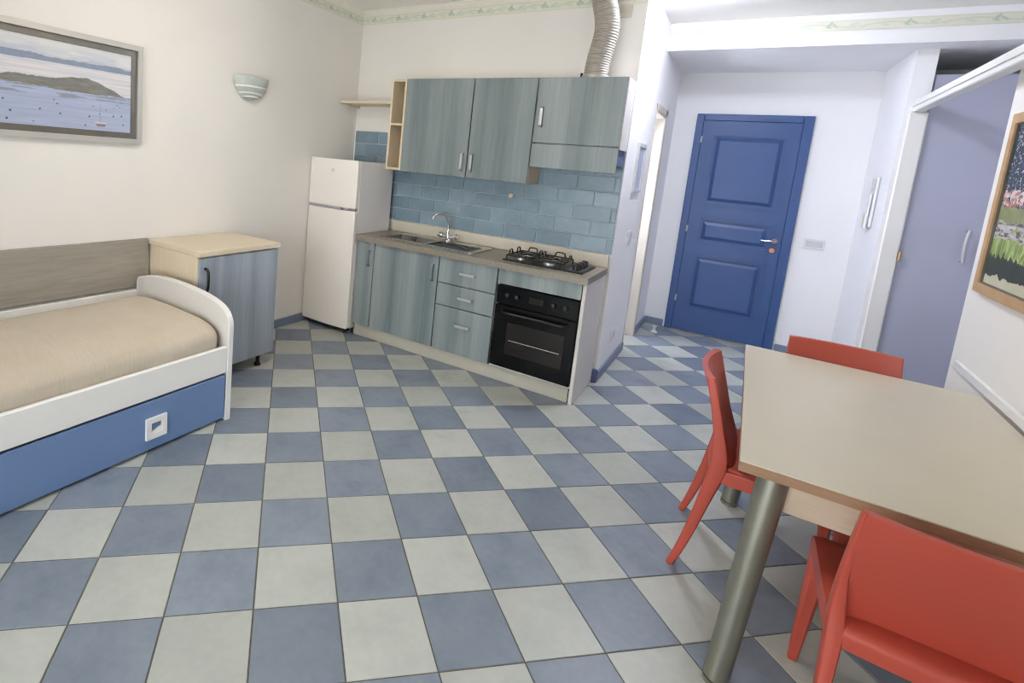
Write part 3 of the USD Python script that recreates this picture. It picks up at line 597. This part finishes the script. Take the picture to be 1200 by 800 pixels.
# ---------------------------------------------------------------- left wall: print, sconce
pc = thing('framed_print', (XL, -.7, 5.2), 'large framed seascape print with silver frame on the left wall', 'picture')
PY0, PY1, PZ0, PZ1 = -2.9, 1.29, 5.2, 7.27
def wy(poly, h, x, sgn=1): return extrude(poly, h, [(0, 1, 0), (0, 0, 1), (sgn, 0, 0), (x, 0, 0)])
obj('frame', wy(ring(PY0, PY1, PZ0, PZ1, .11), .1, XL), 'frame_silver', pc)
obj('inner_border', wy(ring(PY0 + .11, PY1 - .11, PZ0 + .11, PZ1 - .11, .12), .05, XL), 'frame_dark', pc, label='dark grey inner border')
def seascape(u, v):
    n = lambda su, sv, q: fbm(np.c_[u * su, v * sv, 0 * u + q], 5, q)
    def soft(x, a, b): return np.clip((x - a) / (b - a), 0, 1)[:, None]
    L = lambda *c_: np.array(lin(*c_))[None]
    k = soft(n(5, 9, 1), .35, .65)
    c = L(178, 186, 200) * (1 - k) + L(216, 216, 216) * k
    c = c * (1 - .5 * soft(v, .86, 1.)) + L(206, 206, 206) * .5 * soft(v, .86, 1.)
    base = .735 + .01 * u
    k = soft(n(4, 70, 2), .3, .7)
    water = L(196, 198, 208) * (1 - k) + L(222, 216, 216) * k
    c = np.where((v < base)[:, None], water, c)
    hills = base + .035 + .07 * n(7, 0, 5) * (.6 + .7 * u)
    c = np.where(((v >= base) & (v < hills))[:, None], L(128, 140, 162) * (.85 + .3 * n(30, 40, 4)[:, None]), c)
    top = .455 + .15 * np.exp(-((u - .76) / .16) ** 2) + .11 * np.exp(-((u - .45) / .2) ** 2) + .05 * (n(14, 0, 7) - .5)
    top = np.where(u > .9, .45 + (top - .45) * np.clip((.97 - u) / .07, .12, 1), top)
    bot = .445 + .035 * (n(9, 0, 8) - .4) + .05 * np.clip((.6 - u) * 2, 0, 1)
    bar = (v < top) & (v > bot)
    c = np.where(bar[:, None], L(122, 122, 116) * (.62 + .65 * n(24, 60, 9)[:, None]), c)
    c = np.where(((v < bot))[:, None], L(166, 176, 202) * (.86 + .3 * n(6, 50, 10)[:, None]), c)
    c = np.where(((v < bot) & (v > .36) & (n(9, 60, 12) > .55))[:, None], L(138, 146, 162), c)
    for a, b, s_ in ((.4, .15, 6), (.385, .06, 6), (.5, .05, 4), (.53, .2, 5), (.625, .17, 5), (.61, .28, 4), (.595, .32, 4), (.77, .17, 5), (.75, .06, 5), (.86, .27, 3), (.825, .21, 4), (.9, .2, 5), (.945, .21, 5), (.955, .1, 5), (.92, .34, 3), (.9, .3, 3), (.37, .27, 5), (.79, .3, 3), (.935, .32, 3), (.3, .1, 5), (.22, .2, 6), (.14, .12, 6)):
        c = np.where((((u - a) / (s_ * .0009)) ** 2 + ((v - b) / (s_ * .0022)) ** 2 < 1)[:, None], L(70, 76, 100), c)
    x, y = (u - .832) / .033, (v - .085)
    hull = (np.abs(x) < 1 - .35 * np.clip((.02 - y) / .04, 0, 1)) & (np.abs(y) < .026)
    c = np.where(hull[:, None], L(140, 116, 120), c)
    c = np.where((hull & (y > .008))[:, None], L(208, 200, 202), c)
    c = np.where(((np.abs(u - .828) < .0016) & (v > .11) & (v < .33))[:, None], L(140, 146, 164), c)
    return np.clip(c, 0, 1)
m, uu, vv = grid((XL + .03, PY0 + .22, PZ0 + .22), (0, PY1 - PY0 - .44, 0), (0, 0, PZ1 - PZ0 - .44), 360, 170)
obj('print', m, 'print_glazed', pc, colors=seascape(uu, vv))
sc = thing('wall_sconce', (XL, 4.28, 6.6), 'pale glass half-bowl wall lamp on the left wall', 'wall lamp')
def halfbowl(r0, z0, h, r1, t=.03):
    v, f = [], []; nu, nv = 25, 9
    for i in range(nu):
        a = math.pi * i / (nu - 1)
        for j in range(nv):
            b = (math.pi / 2) * j / (nv - 1); rr = r0 * math.sin(b)
            v.append((XL + .02 + rr * .62 * math.sin(a), 4.28 - rr * math.cos(a), z0 + h * (1 - math.cos(b))))
    for i in range(nu - 1):
        for j in range(nv - 1):
            p = i * nv + j; f += [[p, p + 1, p + nv + 1], [p, p + nv + 1, p + nv]]
    return trimesh.Trimesh(v, f, process=False)
def shell(m, t):
    n = m.vertex_normals; k = len(m.vertices); inn = m.vertices - n * t
    e = m.edges_unique[trimesh.grouping.group_rows(m.edges_sorted, require_count=1)] if False else None
    f = list(m.faces) + [list(q[::-1] + k) for q in m.faces]
    ed = m.edges[trimesh.grouping.group_rows(m.edges_sorted, require_count=1)]
    for a, b in ed: f += [[b, a, a + k], [b, a + k, b + k]]
    return trimesh.Trimesh(np.vstack([m.vertices, inn]), f, process=False)
bowl_ = shell(halfbowl(.53, 6.57, .56, 1), .025)
gs = obj('glass_bowl', bowl_, 'sconce_glass', sc, smooth=50)
for k, (w_, zz) in enumerate(((.47, .42), (.36, .28), (.25, .17))):
    a = np.linspace(.12, math.pi - .12, 22)
    b = math.acos(1 - (.56 - .02 - (zz) * .0 - .56 * (1 - w_ / .53)) / .56) if False else math.asin(w_ / .53)
    zrel = .56 * (1 - math.cos(b))
    pts = [(XL + .02 + (w_ * .62 + .012) * math.sin(t), 4.28 - w_ * 1.0 * math.cos(t), 6.57 + zrel + .0) for t in a]
    obj('relief_band', tube(pts, .036, 8), 'sconce_band', gs, smooth=50)
obj('back_plate', bx(XL, XL + .03, 4.1, 4.46, 6.75, 7.05, .01), 'plate_white', sc)

# ---------------------------------------------------------------- bed
bp = thing('wall_panel', (XL, -2, 2), 'grey wood-grain panel along the wall behind the bed', 'panel')
obj('board', bx(XL, XL + .08, -6.2, 1.5, 2.0, 3.1, .012), 'grey_wood', bp)
bd = thing('bed', (-4, -2, 0), 'white bed frame with arched end board and blue drawer below', 'bed')
BX0, BX1 = -5.62, -2.4
pr = [(BX0 + .08, .0), (BX0 + .08, 2.12)] + [(BX0 + .08 + .1 * (1 - math.cos(t)), 2.12 + .18 * math.sin(t)) for t in np.linspace(0.2, math.pi / 2, 5)]
top = smoothpath([(BX0 + .25, 2.31, 0), (-4.9, 2.42, 0), (-4.2, 2.46, 0), (-3.4, 2.43, 0), (-2.75, 2.32, 0), (-2.5, 2.2, 0), (BX1 + .03, 2.0, 0), (BX1 + .045, 1.85, 0)], 40)
pr += [tuple(q[:2]) for q in top] + [(BX1 + .045, 0)]
epoly = Polygon(pr).buffer(0)
e1 = extrude(epoly.buffer(-.03), .085, [(1, 0, 0), (0, 0, 1), (0, -1, 0), (0, 1.265, 0)])
obj('end_board', e1, 'white_laminate', bd)
obj('edge_band', extrude(epoly.difference(epoly.buffer(-.0299)), .105, [(1, 0, 0), (0, 0, 1), (0, -1, 0), (0, 1.275, 0)]), 'white_lacquer', bd)
obj('side_rail', bx(BX1 - .07, BX1 + .02, -6.0, 1.18, .98, 1.52, .02), 'white_lacquer', bd)
obj('back_rail', bx(BX0 + .02, BX0 + .1, -6.0, 1.18, .6, 1.98, .012), 'white_lacquer', bd)
obj('end_board', bx(BX0 + .08, BX1 + .045, -6.1, -6.0, 0, 2.1, .02), 'white_laminate', bd)
obj('slat_base', bx(BX0 + .1, BX1 - .08, -6.0, 1.17, 1.12, 1.2), 'birch', bd)
dw = obj('drawer', bx(BX1 - .05, BX1 + .01, -5.9, 1.16, .05, .94, .012), 'drawer_blue', bd, label='blue drawer front')
obj('drawer_box', bx(BX1 - 2.6, BX1 - .06, -5.8, 1.1, .08, .7), 'white_laminate', bd)
gy, gz = -.30, .45
cup = obj('handle', [wy(ring(gy - .19, gy + .19, gz - .19, gz + .19, .09), .05, BX1 + .008), bx(BX1 + .005, BX1 + .012, gy - .11, gy + .11, gz - .11, gz + .11), wy(Polygon([(gy - .1, gz - .1), (gy + .1, gz - .1), (gy + .1, gz + .0), (gy + .02, gz - .02), (gy - .1, gz - .06)]), .035, BX1 + .01)], 'white_lacquer', dw, label='square white cup handle')
obj('recess', bx(BX1 + .012, BX1 + .02, gy - .09, gy + .09, gz - .04, gz + .09), 'drawer_blue', cup)
# mattress: a soft rounded slab with creases
mt = thing('mattress', (-4, -2, 1.2), 'mattress in a beige ribbed cover lying on the bed', 'mattress')
nu, nv = 70, 170
MX0, MX1, MY0, MY1, MZ0, MZ1 = BX0 + .12, BX1 - .08, -5.96, 1.15, 1.2, 1.98
def mattress():
    prof = []
    r = .3; hw = (MX1 - MX0) / 2
    for t in np.linspace(0, 1, nu):
        prof.append(t)
    a = np.linspace(0, 2 * math.pi, 120, endpoint=False)
    nexp = 5.5
    X = np.sign(np.cos(a)) * np.abs(np.cos(a)) ** (2 / nexp); Z = np.sign(np.sin(a)) * np.abs(np.sin(a)) ** (2 / 2.5)
    ys = np.r_[np.linspace(MY0, MY0 + .35, 12), np.linspace(MY0 + .4, MY1 - .4, 130), np.linspace(MY1 - .35, MY1, 14)]
    V = []
    cx, cz, hz = (MX0 + MX1) / 2, (MZ0 + MZ1) / 2, (MZ1 - MZ0) / 2
    for y in ys:
        e = min(y - MY0, MY1 - y); k = 1 - max(0, 1 - e / .3) ** 3 * .14; kz = 1 - max(0, 1 - e / .3) ** 2.2 * .35
        V.append(np.c_[cx + X * hw * k, np.full(len(a), y), MZ0 + hz + Z * hz * np.where(Z > 0, kz, 1)])
    V = np.vstack(V)
    topw = np.clip((V[:, 2] - MZ0 - hz) / hz, 0, 1)
    V[:, 2] += topw * (.05 * np.sin((V[:, 0] - MX0) / (MX1 - MX0) * math.pi) + .035 * (fbm(np.c_[V[:, 0] * 1.3, V[:, 1] * 1.0, 0 * V[:, 0]], 4, 2) - .5))
    side = np.clip(1 - np.abs((V[:, 2] - 1.55) / .35), 0, 1) * (V[:, 0] > cx)
    V[:, 0] += side * .06 * (fbm(np.c_[V[:, 1] * 2.2, V[:, 2] * 2.5 + V[:, 1] * .8, 0 * V[:, 0]], 4, 5) - .5)
    n = len(a); F = []
    for i in range(len(ys) - 1):
        j = np.arange(n); k = (j + 1) % n
        F.append(np.c_[i * n + j, (i + 1) * n + j, (i + 1) * n + k]); F.append(np.c_[i * n + j, (i + 1) * n + k, i * n + k])
    c0, c1 = len(V), len(V) + 1; V = np.vstack([V, [cx, MY0, MZ0 + hz], [cx, MY1, MZ0 + hz]]); j = np.arange(n); k = (j + 1) % n; o = (len(ys) - 1) * n
    F.append(np.c_[np.full(n, c0), j, k]); F.append(np.c_[np.full(n, c1), o + k, o + j])
    return trimesh.Trimesh(V, np.vstack(F)[:, ::-1], process=False)
mm = mattress()
if mm.volume < 0: mm.invert()
obj('cover', mm, 'bed_cover', mt, smooth=60)

# side cabinet beside the bed
sd = thing('side_cabinet', (-4.8, 2.6, 0), 'low birch cabinet with a blue wood door beside the bed end', 'cabinet')
SC0, SC1 = 1.53, 3.84
obj('body', bx(-5.68, -3.93, SC0 + .03, SC1 - .03, .33, 2.96, .01), 'birch_upright', sd)
obj('top', bx(-5.7, -3.83, SC0, SC1 + .02, 2.96, 3.08, .015), 'birch', sd)
d = obj('door', bx(-3.92, -3.86, SC0 + .04, SC1 - .03, .30, 2.93, .012), 'blue_wood_side', sd, label='blue wood door')
obj('handle', tube(smoothpath([(-3.86, SC0 + .17, 2.2), (-3.76, SC0 + .17, 2.23), (-3.73, SC0 + .17, 2.35), (-3.73, SC0 + .17, 2.55), (-3.76, SC0 + .17, 2.67), (-3.86, SC0 + .17, 2.7)], 20), .03, 10), 'black_plastic', d, smooth=50)
for x in (-5.45, -4.0):
    for y in (SC0 + .22, SC1 - .4): obj('leg', [lathe([(0, 0), (.085, 0), (.085, .05), (.05, .08), (.05, .33), (0, .33)], 16, (x, y, 0))], 'black_plastic', sd, smooth=40)

# ---------------------------------------------------------------- table and chairs
tb = thing('dining_table', (7.4, 3.6, 0), 'rectangular dining table with cream top and round metal legs', 'table')
TX0, TX1, TY0, TY1, TZ = 5.87, 8.9, 1.2, 6.2, 2.55
obj('tabletop', bx(TX0, TX1, TY0, TY1, TZ - .02, TZ, .006), 'table_top', tb)
obj('top_edge', extrude(ring(TX0, TX1, TY0, TY1, .35), .1, [(1, 0, 0), (0, 1, 0), (0, 0, 1), (0, 0, TZ - .121)]), 'table_edge', tb, label='wooden edge under the cream top')
ap = .26
obj('apron', bx(TX0 + .45, TX1 - .3, TY0 + .2, TY0 + .28, 2.04, TZ - .122, .006), 'apron_wood', tb)
obj('apron', bx(TX0 + .45, TX1 - .3, TY1 - .5, TY1 - .42, 2.08, TZ - .12, .006), 'apron_wood', tb)
obj('apron', bx(TX0 + .3, TX0 + .38, TY0 + .45, TY1 - .55, 2.08, TZ - .12, .006), 'apron_wood', tb)
obj('apron', bx(TX1 - .3, TX1 - .22, TY0 + .45, TY1 - .55, 2.08, TZ - .12, .006), 'apron_wood', tb)
for x, y in ((6.2, 1.42), (6.2, 5.35), (8.6, 1.42), (8.6, 5.35)):
    dx, dy = (-.19 if x < 7 else .1), (-.28 if y < 3 else -.22)
    obj('leg', [tube([(x + dx, y + dy, .05), (x, y, 2.44)], [.125, .145], 28), tube([(x + dx, y + dy, 0), (x + dx, y + dy, .05)], [.13, .13], 28)], 'table_leg', tb, smooth=40)

# chairs, in metres; +y is forward, origin on the floor under the seat centre
def side_profile(s):
    """centre line (y, z), depth along y of the rear post"""
    return smoothpath([(-.335, 0, 0), (-.28, .2, 0), (-.232, .43, 0), (-.222, .49, 0), (-.232, .585, 0), (-.268, .735, 0), (-.300, .848, 0)], 40)
def chair():
    t = thing('dining_chair', (0, 0, 0), 'x', 'chair', 'orange-red plastic chairs around the dining table')
    W, H = .232, .474
    pts = side_profile(0)[:, :2]
    zc = pts[:, 1]
    def ycen(z): return np.interp(z, zc, pts[:, 0])
    # seat: thick rounded tray with a dished top and a skirt
    nu, nv = 21, 21
    U, Vv = np.meshgrid(np.linspace(-1, 1, nu), np.linspace(-1, 1, nv), indexing='ij')
    hx = W - .0 + .0 * Vv; y0, y1 = -.215, .215
    Xs = U * hx; Ys = y0 + (Vv + 1) / 2 * (y1 - y0)
    edge = np.clip(1 - np.maximum(np.abs(U), np.abs(Vv)), 0, 1)
    Zs = H + .012 - .016 * np.clip(1 - U ** 2, 0, 1) * np.clip(1 - Vv ** 2, 0, 1) * 1.0 - .012 * np.clip((Vv - .7) / .3, 0, 1) ** 2 - .006 * (np.abs(U) > .98)
    top = np.stack([Xs, Ys, Zs], -1).reshape(-1, 3)
    i, j = np.meshgrid(np.arange(nu - 1), np.arange(nv - 1), indexing='ij'); a = i * nv + j
    q = np.stack([a, a + nv, a + nv + 1, a + 1], -1).reshape(-1, 4)
    bidx = [k * nv for k in range(nu)] + [(nu - 1) * nv + k for k in range(1, nv)] + [k * nv + nv - 1 for k in range(nu - 2, -1, -1)] + [k for k in range(nv - 2, 0, -1)]
    b = top[bidx]; n = len(b)
    out = b * np.array([1.012, 1.012, 1]) - [0, 0, .008]; low = out.copy(); low[:, 2] = H - .048; inn = low * np.array([.95, .95, 1]); ceil_ = inn.copy(); ceil_[:, 2] = H - .012
    V = np.vstack([top, out, low, inn, ceil_, [[0, 0, H - .012]]]); o = len(top); F = [q[:, [0, 1, 2]], q[:, [0, 2, 3]]]
    bi = np.array(bidx); k = np.arange(n); k2 = (k + 1) % n
    def strip(A, B): return [np.c_[A[k], B[k2], A[k2]], np.c_[A[k], B[k], B[k2]]]
    r0, r1, r2_, r3 = o + k, o + n + k, o + 2 * n + k, o + 3 * n + k
    F += strip(bi, r0) + strip(r0, r1) + strip(r1, r2_) + strip(r2_, r3) + [np.c_[r3[k], np.full(n, len(V) - 1), r3[k2]]]
    seat = trimesh.Trimesh(V, np.vstack(F), process=False)
    obj('seat', seat, 'orange_plastic', t, smooth=45, scaled=True)
    # rear ledge: rounded rail bulging behind the seat
    uu = np.linspace(-1, 1, 17)
    led = []
    V = []; prof = [(.06, -.02), (.055, .002), (.03, .008), (-.01, .012), (-.04, .008), (-.055, -.004), (-.060, -.018), (-.054, -.056), (-.03, -.060), (.06, -.058)]
    for u in uu:
        bul = .012 * (1 - u * u)
        for py, pz in prof: V.append((u * (W - .01), -.195 + py - bul * (py < -.01), H + .012 + pz))
    n = len(prof); F = []
    for a_ in range(len(uu) - 1):
        for b_ in range(n):
            c_ = (b_ + 1) % n; F += [[a_ * n + b_, a_ * n + c_, (a_ + 1) * n + c_], [a_ * n + b_, (a_ + 1) * n + c_, (a_ + 1) * n + b_]]
    for b_ in range(1, n - 1): F += [[0, b_ + 1, b_], [(len(uu) - 1) * n, (len(uu) - 1) * n + b_, (len(uu) - 1) * n + b_ + 1]]
    lm = trimesh.Trimesh(V, F, process=False)
    if lm.volume < 0: lm.invert()
    obj('seat_rail', lm, 'orange_plastic', t, smooth=50, scaled=True)
    # backrest: curved panel leaning back, bulging backwards in the middle
    zz = np.linspace(H + .012, .848, 26); uu = np.linspace(-1, 1, 25); V = []; nb = len(uu)
    for side in (0, 1):
        for z in zz:
            for u in uu:
                th = (.011 + .006 * abs(u) ** 4)
                wv = W - .012 * ((z - H) / .42) ** 2
                tt = (z - H) / .42; bul = .040 * tt ** 1.1 * (1 - u * u) - .052 * (1 - tt) ** 2.2 * (1 - u ** 6)
                V.append((u * wv, ycen(z) - bul + (th if side else -th), z - .004 * u ** 8 * ((z - H) / .42) ** 6))
    F = []; N = len(zz) * nb
    for s_ in (0, 1):
        for a_ in range(len(zz) - 1):
            for b_ in range(nb - 1):
                p = s_ * N + a_ * nb + b_; q4 = [p, p + 1, p + nb + 1, p + nb]
                if s_: q4 = q4[::-1]
                F += [[q4[0], q4[1], q4[2]], [q4[0], q4[2], q4[3]]]
    rim = [b_ for b_ in range(nb)] + [a_ * nb + nb - 1 for a_ in range(1, len(zz))] + [(len(zz) - 1) * nb + b_ for b_ in range(nb - 2, -1, -1)] + [a_ * nb for a_ in range(len(zz) - 2, 0, -1)]
    for k_ in range(len(rim)):
        p, q_ = rim[k_], rim[(k_ + 1) % len(rim)]; F += [[p, N + p, q_], [q_, N + p, N + q_]]
    bm = trimesh.Trimesh(V, F, process=False)
    if bm.volume < 0: bm.invert()
    obj('backrest', bm, 'orange_plastic', t, smooth=40, scaled=True)
    # legs: rear posts run on up the sides of the backrest; front legs taper
    for s in (-1, 1):
        V = []
        sel = [k for k in range(len(pts))]
        for k in sel:
            y, z = pts[k]
            dy = np.interp(z, [0, .3, .475, .63, .848], [.014, .022, .032, .020, .013]); dx = np.interp(z, [0, .3, .475, .63, .848], [.012, .016, .020, .010, .006])
            xo = W + .006 - .012 * max(0, (z - H) / .42) ** 2 + .004 * (1 - z / .44 if z < .44 else 0)
            c = .3
            for ax, ay in ((-1, -1 + c), (-1 + c, -1), (1 - c, -1), (1, -1 + c), (1, 1 - c), (1 - c, 1), (-1 + c, 1), (-1, 1 - c)):
                V.append((s * (xo - dx + ax * dx), y + ay * dy, z))
        n = 8; F = []; L = len(sel)
        for a_ in range(L - 1):
            for b_ in range(n):
                c_ = (b_ + 1) % n; F += [[a_ * n + b_, a_ * n + c_, (a_ + 1) * n + c_], [a_ * n + b_, (a_ + 1) * n + c_, (a_ + 1) * n + b_]]
        for b_ in range(1, n - 1): F += [[0, b_ + 1, b_], [(L - 1) * n, (L - 1) * n + b_, (L - 1) * n + b_ + 1]]
        m_ = trimesh.Trimesh(V, F, process=False)
        if m_.volume < 0: m_.invert()
        obj('leg', m_, 'orange_plastic', t, smooth=50, scaled=True)
    for s in (-1, 1):
        lo, hi = [], []
        for ax, ay in ((-1, -.6), (-.6, -1), (.6, -1), (1, -.6), (1, .6), (.6, 1), (-.6, 1), (-1, .6)):
            lo.append((s * (W - .012) + ax * .014, .215 + ay * .016, 0)); hi.append((s * (W - .028) + ax * .03, .188 + ay * .03, H - .03))
        obj('leg', trimesh.convex.convex_hull(np.array(lo + hi)), 'orange_plastic', t, smooth=30, scaled=True)
    return t
ch = chair()
def move(n, base, rz):
    x = UsdGeom.Xform(n.prim); x.ClearXformOpOrder()
    x.GetPrim().RemoveProperty('xformOp:translate')
    x.AddTranslateOp().Set(Gf.Vec3d(*(np.array(base, float) * S))); x.AddRotateZOp().Set(rz)
move(ch, (6.47, 3.6, 0), -90)
tag(ch, 'orange-red plastic chair on the left side of the table, seen from its side')
copy_of(ch, (7.26, 5.46, 0), 'orange-red plastic chair at the far end of the table, only its back top showing', 180)
copy_of(ch, (7.48, 1.36, 0), 'orange-red plastic chair in the foreground with its back to the camera', 0)

# ---------------------------------------------------------------- wall pieces on the right and in the entry
pt = thing('framed_painting', (XR, 6, 4), 'landscape painting in a light oak frame on the right wall', 'picture')
QY0, QY1, QZ0, QZ1 = 3.3, 7.62, 4.0, 6.95
def wyr(poly, h, x): return extrude(poly, h, [(0, 1, 0), (0, 0, 1), (-1, 0, 0), (x, 0, 0)])
obj('frame', wyr(ring(QY0, QY1, QZ0, QZ1, .16), .1, XR), 'frame_oak', pt)
obj('frame_lip', wyr(ring(QY0 + .13, QY1 - .13, QZ0 + .13, QZ1 - .13, .05), .075, XR), 'frame_dark', pt)
def landscape(u, v):
    n = lambda su, sv, s: fbm(np.c_[u * su, v * sv, 0 * u + s], 4, s)
    w = v + .05 * (n(22, 22, 1) - .5)
    c = np.array(lin(46, 58, 78))[None] * (.6 + .8 * n(16, 26, 2)[:, None])
    def put(mask, col, amp, su, sv, s):
        nonlocal c
        c = np.where(mask[:, None], np.array(lin(*col))[None] * (1 - amp + 2 * amp * n(su, sv, s)[:, None]), c)
    put((n(110, 90, 3) > .66) & (w > .5), (196, 200, 206), .2, 20, 20, 4)
    put((w < .60) & (w > .46) & (n(50, 50, 5) > .45), (178, 120, 116), .4, 30, 30, 6)
    put((w < .60) & (w > .5) & (n(60, 56, 7) > .56), (224, 206, 200), .2, 30, 30, 8)
    put(w < .49, (142, 148, 104), .4, 16, 12, 9)
    put((w < .40) & (w > .27) & (n(24, 60, 10) > .42), (186, 182, 184), .35, 12, 60, 11)
    put((w < .40) & (w > .30) & (n(26, 70, 12) > .58), (96, 86, 92), .3, 12, 60, 13)
    put(w < .29, (128, 150, 84), .8, 80, 14, 14)
    put((w < .29) & (n(80, 12, 15) > .58), (178, 186, 120), .2, 30, 8, 16)
    put((w < .14 + .08 * n(90, 4, 17)), (46, 54, 50), .4, 30, 10, 18)
    put(v < .035 + .05 * n(24, 1, 19), (196, 192, 168), .1, 10, 10, 20)
    return np.clip(c, 0, 1)
m, uu, vv = grid((XR - .04, QY1 - .17, QZ0 + .17), (0, -(QY1 - QY0 - .34), 0), (0, 0, QZ1 - QZ0 - .34), 420, 240)
obj('canvas', m, 'print_matt', pt, colors=landscape(uu, vv))
ic = thing('intercom', (8.425, 14.6, 4.5), 'white wall intercom handset beside the entrance door', 'intercom')
obj('base', bx(8.425 - .07, 8.425, 14.3, 15.1, 4.55, 5.98, .03), 'plate_white', ic)
obj('cap', bx(8.425 - .1, 8.425 - .07, 14.4, 14.8, 5.6, 5.92, .02), 'plate_shadow', ic)
obj('handset', [bx(8.425 - .13, 8.425 - .08, 14.45, 14.8, 4.62, 5.5, .03), bx(8.425 - .15, 8.425 - .08, 14.45, 14.8, 4.5, 4.95, .03)], 'plate_white', ic)
obj('grip_end', bx(8.425 - .155, 8.425 - .15, 14.5, 14.76, 4.54, 4.92, .01), 'beige_plastic', ic)
sw = thing('switch_plate', (7.45, YD, 3.73), 'white switch plate on the wall right of the blue door', 'switch')
obj('plate', bx(7.17, 7.72, YD - .035, YD, 3.58, 3.9, .012), 'plate_white', sw)
for k in range(3): obj('rocker', bx(7.23 + k * .15, 7.36 + k * .15, YD - .055, YD - .03, 3.64, 3.84, .01), 'plate_shadow', sw)
pm = thing('framed_picture', (XP, 10.7, 5), 'small narrow framed picture on the passage wall beside the hood', 'picture')
obj('frame', wy(ring(10.15, 11.2, 4.98, 6.32, .1), .06, XP), 'plate_shadow', pm)
obj('glass', bx(XP, XP + .03, 10.24, 11.1, 5.07, 6.22), 'mirror', pm)
l1 = thing('light_switch', (XP, 10.75, 3.7), 'white light switch on the passage wall beside the worktop', 'switch')
obj('plate', bx(XP, XP + .035, 10.5, 11.05, 3.52, 3.9, .012), 'plate_white', l1)
obj('rocker', bx(XP + .03, XP + .055, 10.68, 10.87, 3.6, 3.82, .01), 'plate_shadow', l1)
l2 = thing('wall_socket', (XP, 10.4, .95), 'white wall socket low on the passage wall near the skirting', 'socket')
obj('plate', bx(XP, XP + .035, 10.12, 10.68, .78, 1.12, .012), 'plate_white', l2)
obj('insert', bx(XP + .03, XP + .045, 10.28, 10.52, .86, 1.04, .01), 'plate_shadow', l2)
ds = thing('door_stop', (3.38, 15.2, 0), 'small white door stop on the floor before the blue door', 'door stop')
obj('base', lathe([(0, 0), (.11, 0), (.11, .03), (.06, .06), (.05, .16), (.07, .18), (.07, .24), (0, .25)], 18, (3.38, 15.2, 0)), 'plate_white', ds, smooth=40)

# ---------------------------------------------------------------- lamps (on the ceiling, above the frame)
def lamp(x, y, r, mat, label, h=.3):
    t = thing('ceiling_lamp', (x, y, ZC), label, 'ceiling lamp')
    obj('base', lathe([(0, -.03), (r * .8, -.03), (r * .8, 0), (0, 0)], 32, (x, y, ZC)), 'plate_white', t, smooth=40)
    pr_ = [(0, -h)] + [(r * math.sin(a), -.03 - (h - .03) * math.cos(a)) for a in np.linspace(.15, math.pi / 2, 10)] + [(r * .8, -.028)]
    obj('diffuser', lathe(pr_, 32, (x, y, ZC)), mat, t, smooth=60)
lamp(-0.8, 0.8, .75, 'lamp_warm', 'round warm ceiling lamp above the middle of the room')
lamp(4.3, 9.3, .42, 'lamp_cool', 'round cool white ceiling lamp at the start of the passage', .26)
t = thing('wall_globe_lamp', (.3, 13.0, 5.0), 'cool white globe lamp on the wall behind the open doorway', 'wall lamp')
obj('bracket', [cyl((.3, 13.0, 5.0), (.36, 13.0, 5.0), .22, 20), cyl((.34, 13.0, 5.0), (.6, 13.0, 5.0), .05, 10)], 'chrome', t, smooth=40)
gl = trimesh.creation.icosphere(3, .34); gl.apply_translation([.92, 13.0, 5.0]); obj('globe', gl, 'lamp_bath', t, smooth=True)
